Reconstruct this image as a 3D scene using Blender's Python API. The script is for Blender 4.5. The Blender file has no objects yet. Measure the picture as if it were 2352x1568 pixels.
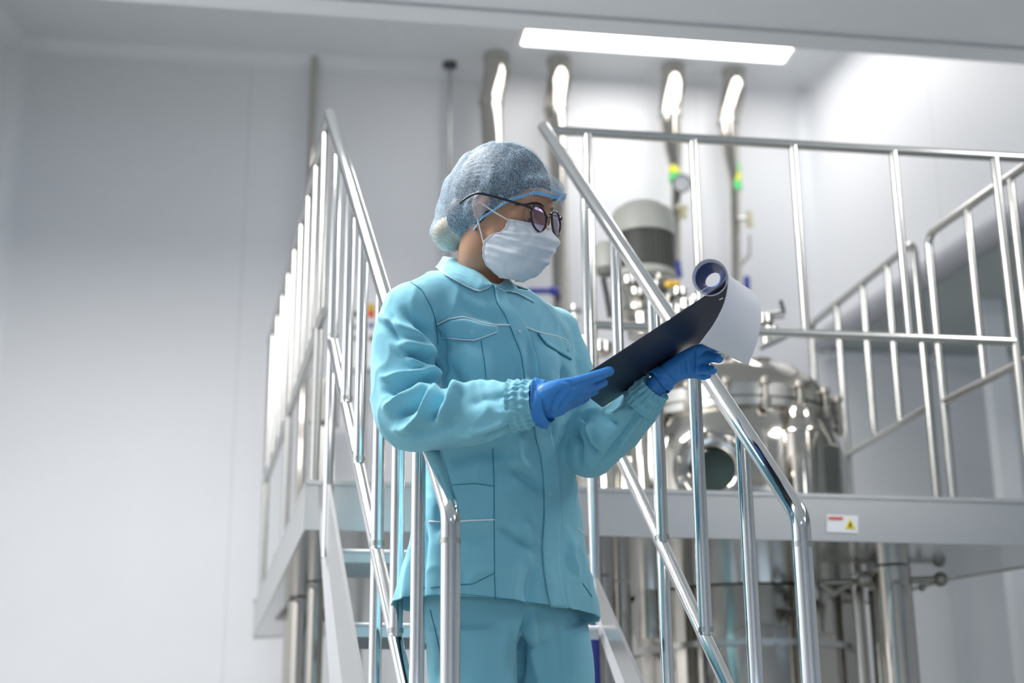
import bpy, math, random
import numpy as np
from mathutils import Vector, Matrix
from mathutils.bvhtree import BVHTree
from mathutils.geometry import tessellate_polygon
from mathutils import noise as mnoise

random.seed(4); rng = np.random.default_rng(4)
S = bpy.context.scene
COL = S.collection
PI = math.pi
# ------------------------------------------------------------------ camera
FPX = 3600.0; CX = 1176.0; CY = 784.0
_w = np.array([-100., 11100., -FPX]); _w /= np.linalg.norm(_w)
_f = np.array([0., 0., -1.]); _y = _f - _w * _f.dot(_w); _y /= np.linalg.norm(_y)
RM = np.array([np.cross(_y, _w), _y, _w])
CAM = np.array([0., 0., 1.3])
cd = bpy.data.cameras.new('camera'); cam = bpy.data.objects.new('camera', cd); COL.objects.link(cam)
cam.matrix_world = Matrix.Translation(Vector(CAM)) @ Matrix(RM.tolist()).to_4x4()
cd.sensor_width = 36.0; cd.lens = 36.0 * FPX / 2352.0; cd.clip_start = .05; cd.clip_end = 100
cd.dof.use_dof = True; cd.dof.focus_distance = 3.2; cd.dof.aperture_fstop = 55.1 / 23.0
S.camera = cam
# ------------------------------------------------------------------ world and exposure
W = bpy.data.worlds.new('world'); S.world = W; W.use_nodes = True
bg = W.node_tree.nodes['Background']; bg.inputs[0].default_value = (.60, .77, 1, 1); bg.inputs[1].default_value = 1.6
S.view_settings.view_transform = 'Standard'; S.view_settings.look = 'None'
S.view_settings.exposure = 0.36; S.view_settings.gamma = 1; S.view_settings.use_curve_mapping = False
LIGHT = 24.0      # emission of the ceiling panel diffusers
LAMPS = [(-1.2, 4.1, .7, .3, 'overhead light panel to the left above the platform corner, out of view'), (-1.5, 2.8, .6, .5, 'overhead light panel to the left of the woman, out of view'),
         (2.5, 3.7, .25, .4, 'overhead light panel above the right railing, out of view'), (3.4, .4, .4, .2, 'overhead light panel behind the viewer on the right'), (.4, -2.6, .4, .15, 'overhead light panel far behind the viewer')]

def nv(*a): return np.array(a, float)
def unit(v): v = np.asarray(v, float); return v / np.linalg.norm(v)
def ray(px, py): return RM @ nv((px - CX) / FPX, (CY - py) / FPX, -1.)
def P(px, py, d): return CAM + ray(px, py) * d                     # a point at distance d
def Zp(px, py, z): r = ray(px, py); return CAM + r * ((z - CAM[2]) / r[2])
def VPl(px, py, a, b):                                             # on the upright plane through a and b
    n = nv(b[1] - a[1], -(b[0] - a[0]), 0); r = ray(px, py)
    return CAM + r * (np.dot(a - CAM, n) / np.dot(r, n))
def Yp(px, py, Y): r = ray(px, py); return CAM + r * (Y / r[1])
def proj(p):
    c = (np.asarray(p) - CAM) @ RM
    return CX + FPX * c[..., 0] / -c[..., 2], CY - FPX * c[..., 1] / -c[..., 2], -c[..., 2]

# ------------------------------------------------------------------ materials
def srgb(r, g, b):
    return tuple([(c / 12.92 if c <= .04045 else ((c + .055) / 1.055) ** 2.4) for c in (r / 255, g / 255, b / 255)]) + (1,)
def mat(name, col, rough=.5, metal=0, bump=None, var=None, **kw):
    m = bpy.data.materials.new(name); m.use_nodes = True; nt = m.node_tree; b = nt.nodes['Principled BSDF']
    b.inputs['Base Color'].default_value = col; b.inputs['Roughness'].default_value = rough; b.inputs['Metallic'].default_value = metal
    for k, v in kw.items(): b.inputs[k.replace('_', ' ')].default_value = v
    tc = nt.nodes.new('ShaderNodeTexCoord')
    if var:   # (scale, amount): mottling of the colour
        n = nt.nodes.new('ShaderNodeTexNoise'); n.inputs['Scale'].default_value = var[0]; n.inputs['Detail'].default_value = 4
        nt.links.new(tc.outputs['Object'], n.inputs['Vector'])
        mx = nt.nodes.new('ShaderNodeMix'); mx.data_type = 'RGBA'
        mx.inputs[6].default_value = tuple(min(1, c * (1 - var[1])) for c in col[:3]) + (1,)
        mx.inputs[7].default_value = tuple(min(1, c * (1 + var[1])) for c in col[:3]) + (1,)
        nt.links.new(n.outputs[0], mx.inputs[0]); nt.links.new(mx.outputs[2], b.inputs['Base Color'])
    if bump:  # (scale, strength, distance)
        n = nt.nodes.new('ShaderNodeTexNoise'); n.inputs['Scale'].default_value = bump[0]; n.inputs['Detail'].default_value = 5
        nt.links.new(tc.outputs['Object'], n.inputs['Vector'])
        bu = nt.nodes.new('ShaderNodeBump'); bu.inputs['Strength'].default_value = bump[1]; bu.inputs['Distance'].default_value = bump[2]
        nt.links.new(n.outputs[0], bu.inputs['Height']); nt.links.new(bu.outputs[0], b.inputs['Normal'])
    return m
def emit(name, col, s):
    m = bpy.data.materials.new(name); m.use_nodes = True; nt = m.node_tree; nt.nodes.clear()
    e = nt.nodes.new('ShaderNodeEmission'); e.inputs[0].default_value = col; e.inputs[1].default_value = s
    o = nt.nodes.new('ShaderNodeOutputMaterial'); nt.links.new(e.outputs[0], o.inputs[0]); return m
def panel_wall(name, col):
    m = mat(name, col, .45); nt = m.node_tree; b = nt.nodes['Principled BSDF']
    tc = nt.nodes.new('ShaderNodeTexCoord'); sp = nt.nodes.new('ShaderNodeSeparateXYZ'); nt.links.new(tc.outputs['UV'], sp.inputs[0])
    d = nt.nodes.new('ShaderNodeMath'); d.operation = 'PINGPONG'; d.inputs[1].default_value = .5
    nt.links.new(sp.outputs[0], d.inputs[0])
    l = nt.nodes.new('ShaderNodeMapRange'); l.inputs[1].default_value = 0; l.inputs[2].default_value = .006; nt.links.new(d.outputs[0], l.inputs[0])
    mx = nt.nodes.new('ShaderNodeMix'); mx.data_type = 'RGBA'; mx.inputs[6].default_value = tuple(c * .86 for c in col[:3]) + (1,); mx.inputs[7].default_value = col
    nt.links.new(l.outputs[0], mx.inputs[0]); nt.links.new(mx.outputs[2], b.inputs['Base Color'])
    return m
MT = {}
MT['wall'] = panel_wall('white_wall_panel', (.80, .81, .835, 1))
MT['ceil'] = mat('ceiling_panel', (.76, .785, .81, 1), .5)
MT['trim'] = mat('aluminium_trim', (.80, .82, .85, 1), .4)
MT['gtrim'] = mat('grey_trim', (.42, .43, .46, 1), .4)
MT['floor'] = mat('resin_floor', (.34, .37, .35, 1), .25, var=(2, .05))
MT['steel'] = mat('polished_steel', (.86, .86, .85, 1), .09, 1)
MT['steel2'] = mat('satin_steel', (.56, .555, .53, 1), .24, 1, bump=(40, .03, .002))
MT['steel3'] = mat('tank_steel', (.56, .53, .48, 1), .09, 1, bump=(3, .05, .02))
MT['fascia'] = mat('brushed_fascia_steel', (.60, .60, .59, 1), .30, .9)
MT['plate'] = mat('grey_stringer_plate', (.60, .61, .63, 1), .42, .35)
MT['galv'] = mat('brushed_plate', (.62, .62, .62, 1), .28, .9, bump=(60, .05, .003))
MT['dark'] = mat('dark_steel', (.12, .12, .11, 1), .3, .8)
MT['black'] = mat('black_plastic', (.012, .014, .02, 1), .3)
MT['motor'] = mat('motor_grey_paint', srgb(185, 186, 178), .45)
MT['motord'] = mat('motor_dark_fins', (.17, .17, .155, 1), .5)
MT['blue'] = mat('blue_handle', srgb(52, 66, 160), .4)
MT['yellow'] = mat('yellow_plastic', srgb(235, 190, 60), .4)
MT['green'] = mat('green_label', srgb(95, 215, 130), .5)
MT['ylab'] = mat('yellow_label', srgb(225, 225, 70), .5)
MT['white'] = mat('white_plastic', (.85, .86, .88, 1), .4)
MT['red'] = mat('red_print', srgb(220, 95, 75), .5)
MT['wyel'] = mat('warning_yellow', srgb(235, 210, 10), .5)
MT['orange'] = mat('orange_button', srgb(240, 95, 30), .35)
MT['rod'] = mat('dull_rod_steel', (.36, .34, .30, 1), .3, .8)
MT['brass'] = mat('pale_brass', (.70, .66, .45, 1), .3, .8)
MT['glow'] = emit('panel_diffuser', (1, .985, .97, 1), LIGHT)
MT['glow2'] = emit('recess_panel_diffuser', (1, .985, .97, 1), LIGHT * .25)
def fabric(name, c):
    m = mat(name, c, .78); nt = m.node_tree; b = nt.nodes['Principled BSDF']
    b.inputs['Sheen Weight'].default_value = .35; b.inputs['Sheen Roughness'].default_value = .5; b.inputs['Sheen Tint'].default_value = (.7, .95, 1, 1)
    b.inputs['Specular IOR Level'].default_value = .35
    tc = nt.nodes.new('ShaderNodeTexCoord')
    n = nt.nodes.new('ShaderNodeTexNoise'); n.inputs['Scale'].default_value = 14; n.inputs['Detail'].default_value = 3
    n2 = nt.nodes.new('ShaderNodeTexNoise'); n2.inputs['Scale'].default_value = 900
    nt.links.new(tc.outputs['Object'], n.inputs[0]); nt.links.new(tc.outputs['Object'], n2.inputs[0])
    b1 = nt.nodes.new('ShaderNodeBump'); b1.inputs['Strength'].default_value = .35; b1.inputs['Distance'].default_value = .006
    b2 = nt.nodes.new('ShaderNodeBump'); b2.inputs['Strength'].default_value = .2; b2.inputs['Distance'].default_value = .0006
    nt.links.new(n.outputs[0], b1.inputs['Height']); nt.links.new(n2.outputs[0], b2.inputs['Height'])
    nt.links.new(b1.outputs[0], b2.inputs['Normal']); nt.links.new(b2.outputs[0], b.inputs['Normal'])
    return m
MT['cloth'] = fabric('turquoise_workwear', (.22, .54, .67, 1))
MT['seam'] = mat('dark_turquoise_seam', (.03, .22, .30, 1), .9)
MT['piping'] = mat('white_piping', (.8, .84, .86, 1), .6)
MT['skin'] = mat('skin', (.47, .25, .155, 1), .5, var=(30, .06), Subsurface_Weight=.15, Subsurface_Scale=.01)
MT['skin'].node_tree.nodes['Principled BSDF'].inputs['Subsurface Radius'].default_value = (1, .35, .2)
MT['lip'] = mat('lip_skin', (.5, .16, .13, 1), .4)
MT['glove'] = mat('blue_nitrile', (.035, .24, .66, 1), .45, bump=(90, .25, .0018))
MT['glasses'] = mat('black_acetate', (.008, .010, .02, 1), .15)
MT['mask'] = mat('white_mask_fabric', (.80, .81, .86, 1), .8, bump=(500, .2, .0006), Subsurface_Weight=.1)
MT['hair'] = mat('dark_brown_hair', (.028, .02, .016, 1), .5, bump=(120, .4, .003), var=(60, .5))
MT['bun'] = mat('blond_dyed_hair', (.46, .37, .17, 1), .5, bump=(120, .4, .003), var=(35, .45))
MT['eye'] = mat('eye_white', (.8, .78, .76, 1), .15)
MT['iris'] = mat('brown_iris', (.06, .03, .015, 1), .1)
MT['boardm'] = mat('navy_board', (.013, .017, .035, 1), .33)
MT['paper'] = mat('white_paper', (.80, .81, .88, 1), .6)
MT['snap'] = mat('pale_snap', (.45, .66, .74, 1), .35, .3)
MT['trouser'] = MT['cloth']
def net_mat():
    m = bpy.data.materials.new('blue_hair_net_fabric'); m.use_nodes = True; nt = m.node_tree; b = nt.nodes['Principled BSDF']
    b.inputs['Base Color'].default_value = (.50, .70, .89, 1); b.inputs['Roughness'].default_value = .6
    tr = nt.nodes.new('ShaderNodeBsdfTransparent'); mx = nt.nodes.new('ShaderNodeMixShader'); out = nt.nodes['Material Output']
    tc = nt.nodes.new('ShaderNodeTexCoord'); mp = nt.nodes.new('ShaderNodeMapping'); mp.inputs['Scale'].default_value = (560, 560, 380)
    n = nt.nodes.new('ShaderNodeTexNoise'); n.inputs['Scale'].default_value = 1; n.inputs['Detail'].default_value = 6; n.inputs['Distortion'].default_value = .4
    n2 = nt.nodes.new('ShaderNodeTexNoise'); n2.inputs['Scale'].default_value = 24; n2.inputs['Detail'].default_value = 2; n2.inputs['Distortion'].default_value = 2.0
    nt.links.new(tc.outputs['Object'], mp.inputs[0]); nt.links.new(mp.outputs[0], n.inputs[0]); nt.links.new(tc.outputs['Object'], n2.inputs[0])
    r = nt.nodes.new('ShaderNodeMapRange'); r.inputs[1].default_value = .35; r.inputs[2].default_value = .65; r.inputs[3].default_value = .05; r.inputs[4].default_value = .52
    nt.links.new(n.outputs[0], r.inputs[0])
    # thin creases where the fabric doubles up
    pp = nt.nodes.new('ShaderNodeMath'); pp.operation = 'SUBTRACT'; pp.inputs[1].default_value = .5; nt.links.new(n2.outputs[0], pp.inputs[0])
    ab = nt.nodes.new('ShaderNodeMath'); ab.operation = 'ABSOLUTE'; nt.links.new(pp.outputs[0], ab.inputs[0])
    r2 = nt.nodes.new('ShaderNodeMapRange'); r2.inputs[1].default_value = 0; r2.inputs[2].default_value = .022; r2.inputs[3].default_value = .26; r2.inputs[4].default_value = 0
    nt.links.new(ab.outputs[0], r2.inputs[0])
    ad = nt.nodes.new('ShaderNodeMath'); ad.operation = 'ADD'; ad.use_clamp = True
    nt.links.new(r.outputs[0], ad.inputs[0]); nt.links.new(r2.outputs[0], ad.inputs[1])
    nt.links.new(ad.outputs[0], mx.inputs[0]); nt.links.new(tr.outputs[0], mx.inputs[1]); nt.links.new(b.outputs[0], mx.inputs[2])
    nt.links.new(mx.outputs[0], out.inputs[0]); return m
MT['net'] = net_mat()
MT['netband'] = mat('blue_elastic', (.22, .55, .88, 1), .6, bump=(300, .5, .001))
def lens_mat():
    m = bpy.data.materials.new('spectacle_glass'); m.use_nodes = True; nt = m.node_tree; nt.nodes.clear()
    o = nt.nodes.new('ShaderNodeOutputMaterial'); t = nt.nodes.new('ShaderNodeBsdfTransparent'); g = nt.nodes.new('ShaderNodeBsdfGlossy')
    t.inputs[0].default_value = (.88, .84, .95, 1); g.inputs[0].default_value = (.80, .62, 1, 1); g.inputs['Roughness'].default_value = .03
    x = nt.nodes.new('ShaderNodeMixShader'); x.inputs[0].default_value = .22
    nt.links.new(t.outputs[0], x.inputs[1]); nt.links.new(g.outputs[0], x.inputs[2]); nt.links.new(x.outputs[0], o.inputs[0]); return m
MT['lens'] = lens_mat()
def glass_mat():
    m = mat('clear_glass', (.9, .95, .95, 1), .02); m.node_tree.nodes['Principled BSDF'].inputs['Transmission Weight'].default_value = 1; return m
MT['glass'] = glass_mat()
def print_mat():
    m = mat('blue_printed_page', (.02, .08, .4, 1), .5); nt = m.node_tree; b = nt.nodes['Principled BSDF']
    tc = nt.nodes.new('ShaderNodeTexCoord'); sp = nt.nodes.new('ShaderNodeSeparateXYZ'); nt.links.new(tc.outputs['UV'], sp.inputs[0])
    n = nt.nodes.new('ShaderNodeTexNoise'); n.inputs['Scale'].default_value = 9; nt.links.new(tc.outputs['UV'], n.inputs[0])
    cr = nt.nodes.new('ShaderNodeValToRGB'); e = cr.color_ramp.elements
    e[0].position = .0; e[0].color = (.02, .05, .24, 1); e[1].position = .56; e[1].color = (.08, .28, .80, 1)
    x = cr.color_ramp.elements.new(.52); x.color = (.012, .04, .20, 1)
    nt.links.new(sp.outputs[0], cr.inputs[0])
    st = nt.nodes.new('ShaderNodeMapRange'); st.inputs[1].default_value = .68; st.inputs[2].default_value = .70; nt.links.new(n.outputs[0], st.inputs[0])
    mx = nt.nodes.new('ShaderNodeMix'); mx.data_type = 'RGBA'; mx.inputs[7].default_value = (.6, .68, .85, 1)
    nt.links.new(st.outputs[0], mx.inputs[0]); nt.links.new(cr.outputs[0], mx.inputs[6])
    # white page margin at the near edge
    mg = nt.nodes.new('ShaderNodeMath'); mg.operation = 'LESS_THAN'; mg.inputs[1].default_value = .24; nt.links.new(sp.outputs[1], mg.inputs[0])
    m2 = nt.nodes.new('ShaderNodeMix'); m2.data_type = 'RGBA'; m2.inputs[7].default_value = (.78, .79, .86, 1)
    nt.links.new(mg.outputs[0], m2.inputs[0]); nt.links.new(mx.outputs[2], m2.inputs[6]); nt.links.new(m2.outputs[2], b.inputs['Base Color'])
    return m
MT['print'] = print_mat()

# ------------------------------------------------------------------ mesh helpers
class MB:
    def __init__(s): s.v = []; s.f = []; s.uv = None
    def add(s, vs, fs):
        o = len(s.v); s.v += [tuple(map(float, p)) for p in vs]; s.f += [tuple(i + o for i in f) for f in fs]; return s
    def box(s, c, ax, ay, az):     # centre and three half-vectors
        c, ax, ay, az = map(lambda q: np.asarray(q, float), (c, ax, ay, az))
        vs = [c + i * ax + j * ay + k * az for i in (-1, 1) for j in (-1, 1) for k in (-1, 1)]
        return s.add(vs, [(0, 1, 3, 2), (4, 6, 7, 5), (0, 4, 5, 1), (2, 3, 7, 6), (0, 2, 6, 4), (1, 5, 7, 3)])
    def tube(s, pts, r, n=16, cap=True, rx=None):
        pts = [np.asarray(p, float) for p in pts]; m = len(pts)
        rr = r if hasattr(r, '__len__') else [r] * m
        T = []
        for i in range(m):
            a = pts[max(0, i - 1)]; b = pts[min(m - 1, i + 1)]
            if 0 < i < m - 1: t = unit(unit(pts[i] - pts[i - 1]) + unit(pts[i + 1] - pts[i]) + 1e-9)
            else: t = unit(b - a)
            T.append(t)
        u = np.cross(T[0], nv(0, 0, 1)); u = unit(u) if np.linalg.norm(u) > 1e-3 else nv(1, 0, 0)
        vs = []
        for i in range(m):
            u = unit(u - T[i] * u.dot(T[i])); w = np.cross(T[i], u)
            k = 1.0
            if 0 < i < m - 1:
                c = unit(pts[i] - pts[i - 1]).dot(T[i]); k = 1 / max(.5, c)
                bd = unit(pts[i + 1] - pts[i]) - unit(pts[i] - pts[i - 1])
                bd = bd / (np.linalg.norm(bd) + 1e-9)
            for j in range(n):
                a = 2 * PI * j / n; d = u * math.cos(a) + w * math.sin(a)
                if k > 1.0001: d = d + bd * d.dot(bd) * (k - 1)
                vs.append(pts[i] + d * rr[i])
        fs = [(i * n + j, i * n + (j + 1) % n, (i + 1) * n + (j + 1) % n, (i + 1) * n + j) for i in range(m - 1) for j in range(n)]
        if cap: fs += [tuple(range(n - 1, -1, -1)), tuple((m - 1) * n + j for j in range(n))]
        return s.add(vs, fs)
    def lathe(s, c, prof, n=48, ax=(0, 0, 1), cap=True):   # prof: (radius, height)
        ax = unit(ax); u = np.cross(ax, nv(0, 0, 1)); u = unit(u) if np.linalg.norm(u) > 1e-3 else nv(1, 0, 0); w = np.cross(ax, u)
        c = np.asarray(c, float); vs = []; m = len(prof)
        for r, h in prof:
            for j in range(n):
                a = 2 * PI * j / n; vs.append(c + ax * h + (u * math.cos(a) + w * math.sin(a)) * r)
        fs = [(i * n + j, i * n + (j + 1) % n, (i + 1) * n + (j + 1) % n, (i + 1) * n + j) for i in range(m - 1) for j in range(n)]
        if cap: fs += [tuple(range(n - 1, -1, -1)), tuple((m - 1) * n + j for j in range(n))]
        return s.add(vs, fs)
    def ball(s, c, rad, axes=None, n=24):
        axes = axes or (nv(1, 0, 0), nv(0, 1, 0), nv(0, 0, 1)); rad = rad if hasattr(rad, '__len__') else (rad,) * 3
        m = n // 2; vs = []
        for i in range(1, m):
            t = PI * i / m
            for j in range(n):
                p = 2 * PI * j / n
                vs.append(np.asarray(c) + axes[0] * rad[0] * math.sin(t) * math.cos(p) + axes[1] * rad[1] * math.sin(t) * math.sin(p) + axes[2] * rad[2] * math.cos(t))
        k = len(vs); vs += [np.asarray(c) + axes[2] * rad[2], np.asarray(c) - axes[2] * rad[2]]
        fs = [(i * n + j, (i + 1) * n + j, (i + 1) * n + (j + 1) % n, i * n + (j + 1) % n) for i in range(m - 2) for j in range(n)]
        fs += [(k, j, (j + 1) % n) for j in range(n)] + [(k + 1, (m - 2) * n + (j + 1) % n, (m - 2) * n + j) for j in range(n)]
        return s.add(vs, fs)
    def grid(s, G, closed=False):   # G: rows x cols x 3
        m, n = len(G), len(G[0]); vs = [p for r in G for p in r]; nn = n if closed else n - 1
        return s.add(vs, [(i * n + j, i * n + (j + 1) % n, (i + 1) * n + (j + 1) % n, (i + 1) * n + j) for i in range(m - 1) for j in range(nn)])
    def build(s, name, m, parent=None, smooth=True, angle=40):
        me = bpy.data.meshes.new(name)
        off = nv(*parent['_o']) if parent is not None and '_o' in parent else nv(0, 0, 0)
        me.from_pydata([tuple(nv(*p) - off) for p in s.v], [], s.f); me.update()
        o = bpy.data.objects.new(name, me); COL.objects.link(o); me.materials.append(MT[m] if isinstance(m, str) else m)
        if parent is not None: o.parent = parent; o['_o'] = tuple(off)
        if smooth: smooth_mesh(me, angle)
        fix_normals(me)
        return o
def fix_normals(me):
    import bmesh
    b = bmesh.new(); b.from_mesh(me); bmesh.ops.recalc_face_normals(b, faces=b.faces); b.to_mesh(me); b.free()
def smooth_mesh(me, angle):
    me.polygons.foreach_set('use_smooth', [True] * len(me.polygons))
    try: me.set_sharp_from_angle(angle=math.radians(angle))
    except Exception: pass
def tag(o, label=None, cat=None, group=None, kind=None):
    if label: o['label'] = label
    if cat: o['category'] = cat
    if group: o['group'] = group
    if kind: o['kind'] = kind
    return o
def thing(name, label, cat, loc, group=None):
    o = bpy.data.objects.new(name, None); COL.objects.link(o); o.location = tuple(loc); o['_o'] = tuple(map(float, loc)); o.empty_display_size = .1
    return tag(o, label, cat, group)
def struct(o, label): return tag(o, label, o.name.split('_')[0], kind='structure')
def bend(a, b, c, r, n=8):        # rounded corner a-b-c
    a, b, c = map(np.asarray, (a, b, c)); u = unit(a - b); v = unit(c - b)
    p0 = b + u * r; p2 = b + v * r
    return [p0 * (1 - t) ** 2 + b * 2 * t * (1 - t) + p2 * t * t for t in np.linspace(0, 1, n)]
def quad(p, nx=1, ny=1): return p

# ------------------------------------------------------------------ the room
ZU = 5.27; YB = 7.5                                    # upper ceiling, back wall
BL = Yp(36, 110, YB); BRt = Yp(1848, 205, YB)
ZU = float(Yp(1176, 168, YB)[2])
bL = nv(BL[0], YB + .0, 0); 
# back wall follows the slope of its ceiling joint
bL = Zp(40, 97, ZU); bR = Zp(1848, 203, ZU)
bL[2] = bR[2] = 0
db = unit(bR - bL)
EX = 6.0
wallR_dir = unit(nv(.30, -1, 0))
rEnd = bR + wallR_dir * 13.0; lEnd = bL + unit(nv(-.12, -1, 0)) * 12.5
bX = bR + db * 3.2                                     # the back wall goes on below the bulkhead, in the side bay
def wall_quad(name, a, b, z0, z1, mname, label, reps):
    m = MB(); m.add([nv(a[0], a[1], z0), nv(b[0], b[1], z0), nv(b[0], b[1], z1), nv(a[0], a[1], z1)], [(0, 1, 2, 3)])
    o = m.build(name, mname, smooth=False); uvl = o.data.uv_layers.new(name='uv'); L = np.linalg.norm(b - a)
    for li, l in enumerate(o.data.loops):
        v = np.array(o.data.vertices[l.vertex_index].co); uvl.data[li].uv = (float(np.linalg.norm(v[:2] - a[:2]) / reps), float(v[2]))
    return struct(o, label)
wall_quad('wall_back', bL, bX, 0, ZU, 'wall', 'white panelled back wall behind the pipes and the platform', 1.18)
wall_quad('wall_left', lEnd, bL, 0, ZU, 'wall', 'white panelled left wall seen as a sliver at the frame edge', 1.18)
ZB = float(Yp(1960, 832, bX[1] * .5 + bR[1] * .5)[2])  # underside of the bulkhead on the right
wall_quad('wall_right', bR, rEnd, ZB, ZU, 'wall', 'bright white upper wall on the right above the side bay', 1.18)
sEnd = rEnd + nv(3.2, 0, 0)
wall_quad('wall_bay_side', bX, sEnd, 0, ZB, 'wall', 'white far side wall of the low bay on the right', 1.18)
wall_quad('wall_front', sEnd, lEnd, 2.4, 3.9 + 1.6, 'wall', 'white wall behind the viewer above the windows', 1.18)
o = wall_quad('wall_front', sEnd, lEnd, 0, .9, 'wall', 'white wall behind the viewer below the windows', 1.18)
fd = unit(lEnd - sEnd); fL = np.linalg.norm(lEnd - sEnd)
for k in range(5):                                     # window piers behind the viewer
    a = sEnd + fd * (fL * k / 4 - .5 if k else 0); b = sEnd + fd * (fL * k / 4 + (.5 if k < 4 else 0))
    wall_quad('wall_front', a, b, .9, 2.4, 'wall', 'white pier between the windows behind the viewer', 1.18)
m = MB(); m.add([bL + nv(-.3, .3, 0), bX + nv(.3, .3, 0), sEnd + nv(.3, -.3, 0), lEnd + nv(-.3, -.3, 0)], [(0, 1, 2, 3)])
struct(m.build('floor', 'floor', smooth=False), 'smooth grey green resin floor')
# upper ceiling recess at the back, lower ceiling towards the viewer
sa = Zp(300, 4, ZU - 1.0); sb = Zp(2352, 148, ZU - 1.0); sd = unit(sb - sa); sA = sa - sd * 2.5; sB = sb + sd * 1.6
ZL = ZU - 1.0
m = MB(); up = nv(0, 0, 1)
m.add([nv(bL[0], bL[1], ZU), nv(bR[0], bR[1], ZU), nv(sB[0] + 1, sB[1] - .1, ZU), nv(sA[0], sA[1] - .1, ZU)], [(0, 1, 2, 3)])
struct(m.build('ceiling', 'ceil', smooth=False), 'higher ceiling strip above the pipes at the back')
m = MB(); th = nv(0, 0, .05)
q = [sA, sB, nv(rEnd[0] + .2, rEnd[1] - .2, ZL), nv(lEnd[0] - .2, lEnd[1] - .2, ZL)]
m.add(q + [p + th for p in q], [(0, 1, 2, 3), (7, 6, 5, 4), (0, 4, 5, 1)])
m.add([sA + th, sB + th, nv(sB[0], sB[1] - .1, ZU + .01), nv(sA[0], sA[1] - .1, ZU + .01)], [(0, 1, 2, 3)])
struct(m.build('ceiling', 'ceil', smooth=False), 'lower grey white ceiling in front with a straight back edge')
m = MB(); bo = nv(0, .012, 0)
m.tube([sA - bo + nv(0, -.12, -.004), sB - bo + nv(0, -.12, -.004)], .006, 6)
struct(m.build('trim_1', 'gtrim'), 'thin joint line along the lower ceiling edge')
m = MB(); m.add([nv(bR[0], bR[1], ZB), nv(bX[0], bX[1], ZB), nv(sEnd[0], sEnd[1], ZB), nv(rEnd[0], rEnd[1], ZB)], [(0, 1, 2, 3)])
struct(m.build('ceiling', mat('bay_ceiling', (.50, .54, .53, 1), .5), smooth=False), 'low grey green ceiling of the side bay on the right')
# rounded coves
def cove(name, a, b, ra, rb, r, mname, label, n=8):
    # quarter round filling the corner line a-b; ra, rb: directions along the two surfaces
    m = MB(); rows = []
    for p in (a, b): rows.append([p + ra * r * (1 - math.sin(t)) + rb * r * (1 - math.cos(t)) for t in np.linspace(0, PI / 2, n)])
    m.grid(rows); return struct(m.build(name, mname, angle=60), label)
nb = unit(nv(-db[1], db[0], 0)) * -1
A_ = nv(bL[0], bL[1], ZU); B_ = nv(bR[0], bR[1], ZU)
cove('trim_2', A_, B_, nb, nv(0, 0, -1), .07, 'trim', 'pale rounded cove between the back wall and the ceiling')
cove('trim_3', nv(bR[0], bR[1], ZB), B_, -db, wallR_dir, .07, 'trim', 'pale rounded upright cove in the right back corner')
cove('trim_4', nv(bL[0], bL[1], 0), A_, db, unit(lEnd - bL), .07, 'trim', 'pale rounded upright cove in the left back corner')
cove('trim_5', B_, nv(rEnd[0], rEnd[1], ZU), nv(-1, 0, 0), nv(0, 0, -1), .07, 'trim', 'pale cove between right wall and ceiling')
cove('trim_6', A_, nv(lEnd[0], lEnd[1], ZU), nv(1, 0, 0), nv(0, 0, -1), .07, 'trim', 'pale cove between left wall and ceiling')
m = MB(); m.tube([nv(bR[0], bR[1], ZB + .045), nv(rEnd[0], rEnd[1], ZB + .045)], .065, 14)
struct(m.build('trim_7', 'gtrim'), 'grey rounded edge along the bottom of the right bulkhead')
m = MB(); m.tube([nv(bR[0], bR[1], ZB - .03), nv(bX[0], bX[1], ZB - .03)], .04, 10)
struct(m.build('trim_8', 'trim'), 'cove under the low ceiling of the side bay')
cl = Yp(2290, 880, bR[1] - .7)
m = MB(); m.box(nv(cl[0], cl[1], ZB / 2), nv(.045, 0, 0), nv(0, .06, 0), nv(0, 0, ZB / 2))
struct(m.build('trim_9', 'trim', smooth=False), 'pale upright post in the side bay')

# ceiling lights: visible one in the recess, the others out of view over the room
def light(c, hx, hy, ux, label, gm='glow2'):
    uy = unit(nv(-ux[1], ux[0], 0)); t = thing('ceiling_light', label, 'ceiling light', c, 'flush white ceiling light panels')
    m = MB(); w = .015
    for sx in (-1, 1):
        m.box(c + ux * sx * (hx + w) + nv(0, 0, -.006), ux * w, uy * (hy + 2 * w), nv(0, 0, .012))
        m.box(c + uy * sx * (hy + w) + nv(0, 0, -.006), ux * hx, uy * w, nv(0, 0, .012))
    m.build('frame', 'white', t, smooth=False)
    m = MB(); m.add([c - ux * hx - uy * hy + nv(0, 0, -.01), c + ux * hx - uy * hy + nv(0, 0, -.01), c + ux * hx + uy * hy + nv(0, 0, -.01), c - ux * hx + uy * hy + nv(0, 0, -.01)], [(0, 3, 2, 1)])
    m.build('diffuser', gm, t, smooth=False)
la = Zp(1197, 100, ZU - .012); lb = Zp(1799, 141, ZU - .012); lu = unit(lb - la); ln = unit(nv(lu[1], -lu[0], 0))
lc = (la + lb) / 2 + ln * .30; lc[2] = ZU - .004
light(lc, np.linalg.norm(lb - la) / 2, .30, lu, 'bright white ceiling light panel in the recess above the pipes')
rl = bR + wallR_dir * 1.25 + nv(-.50, -.05, 0); rl[2] = ZU - .004
light(rl, .32, .12, unit(wallR_dir), 'white light panel in the recess close to the right wall, hidden from view')
for (x, y, hx, hy, lb_) in LAMPS: light(nv(x, y, ZL - .004), hx, hy, nv(1, 0, 0), lb_, 'glow')
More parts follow.
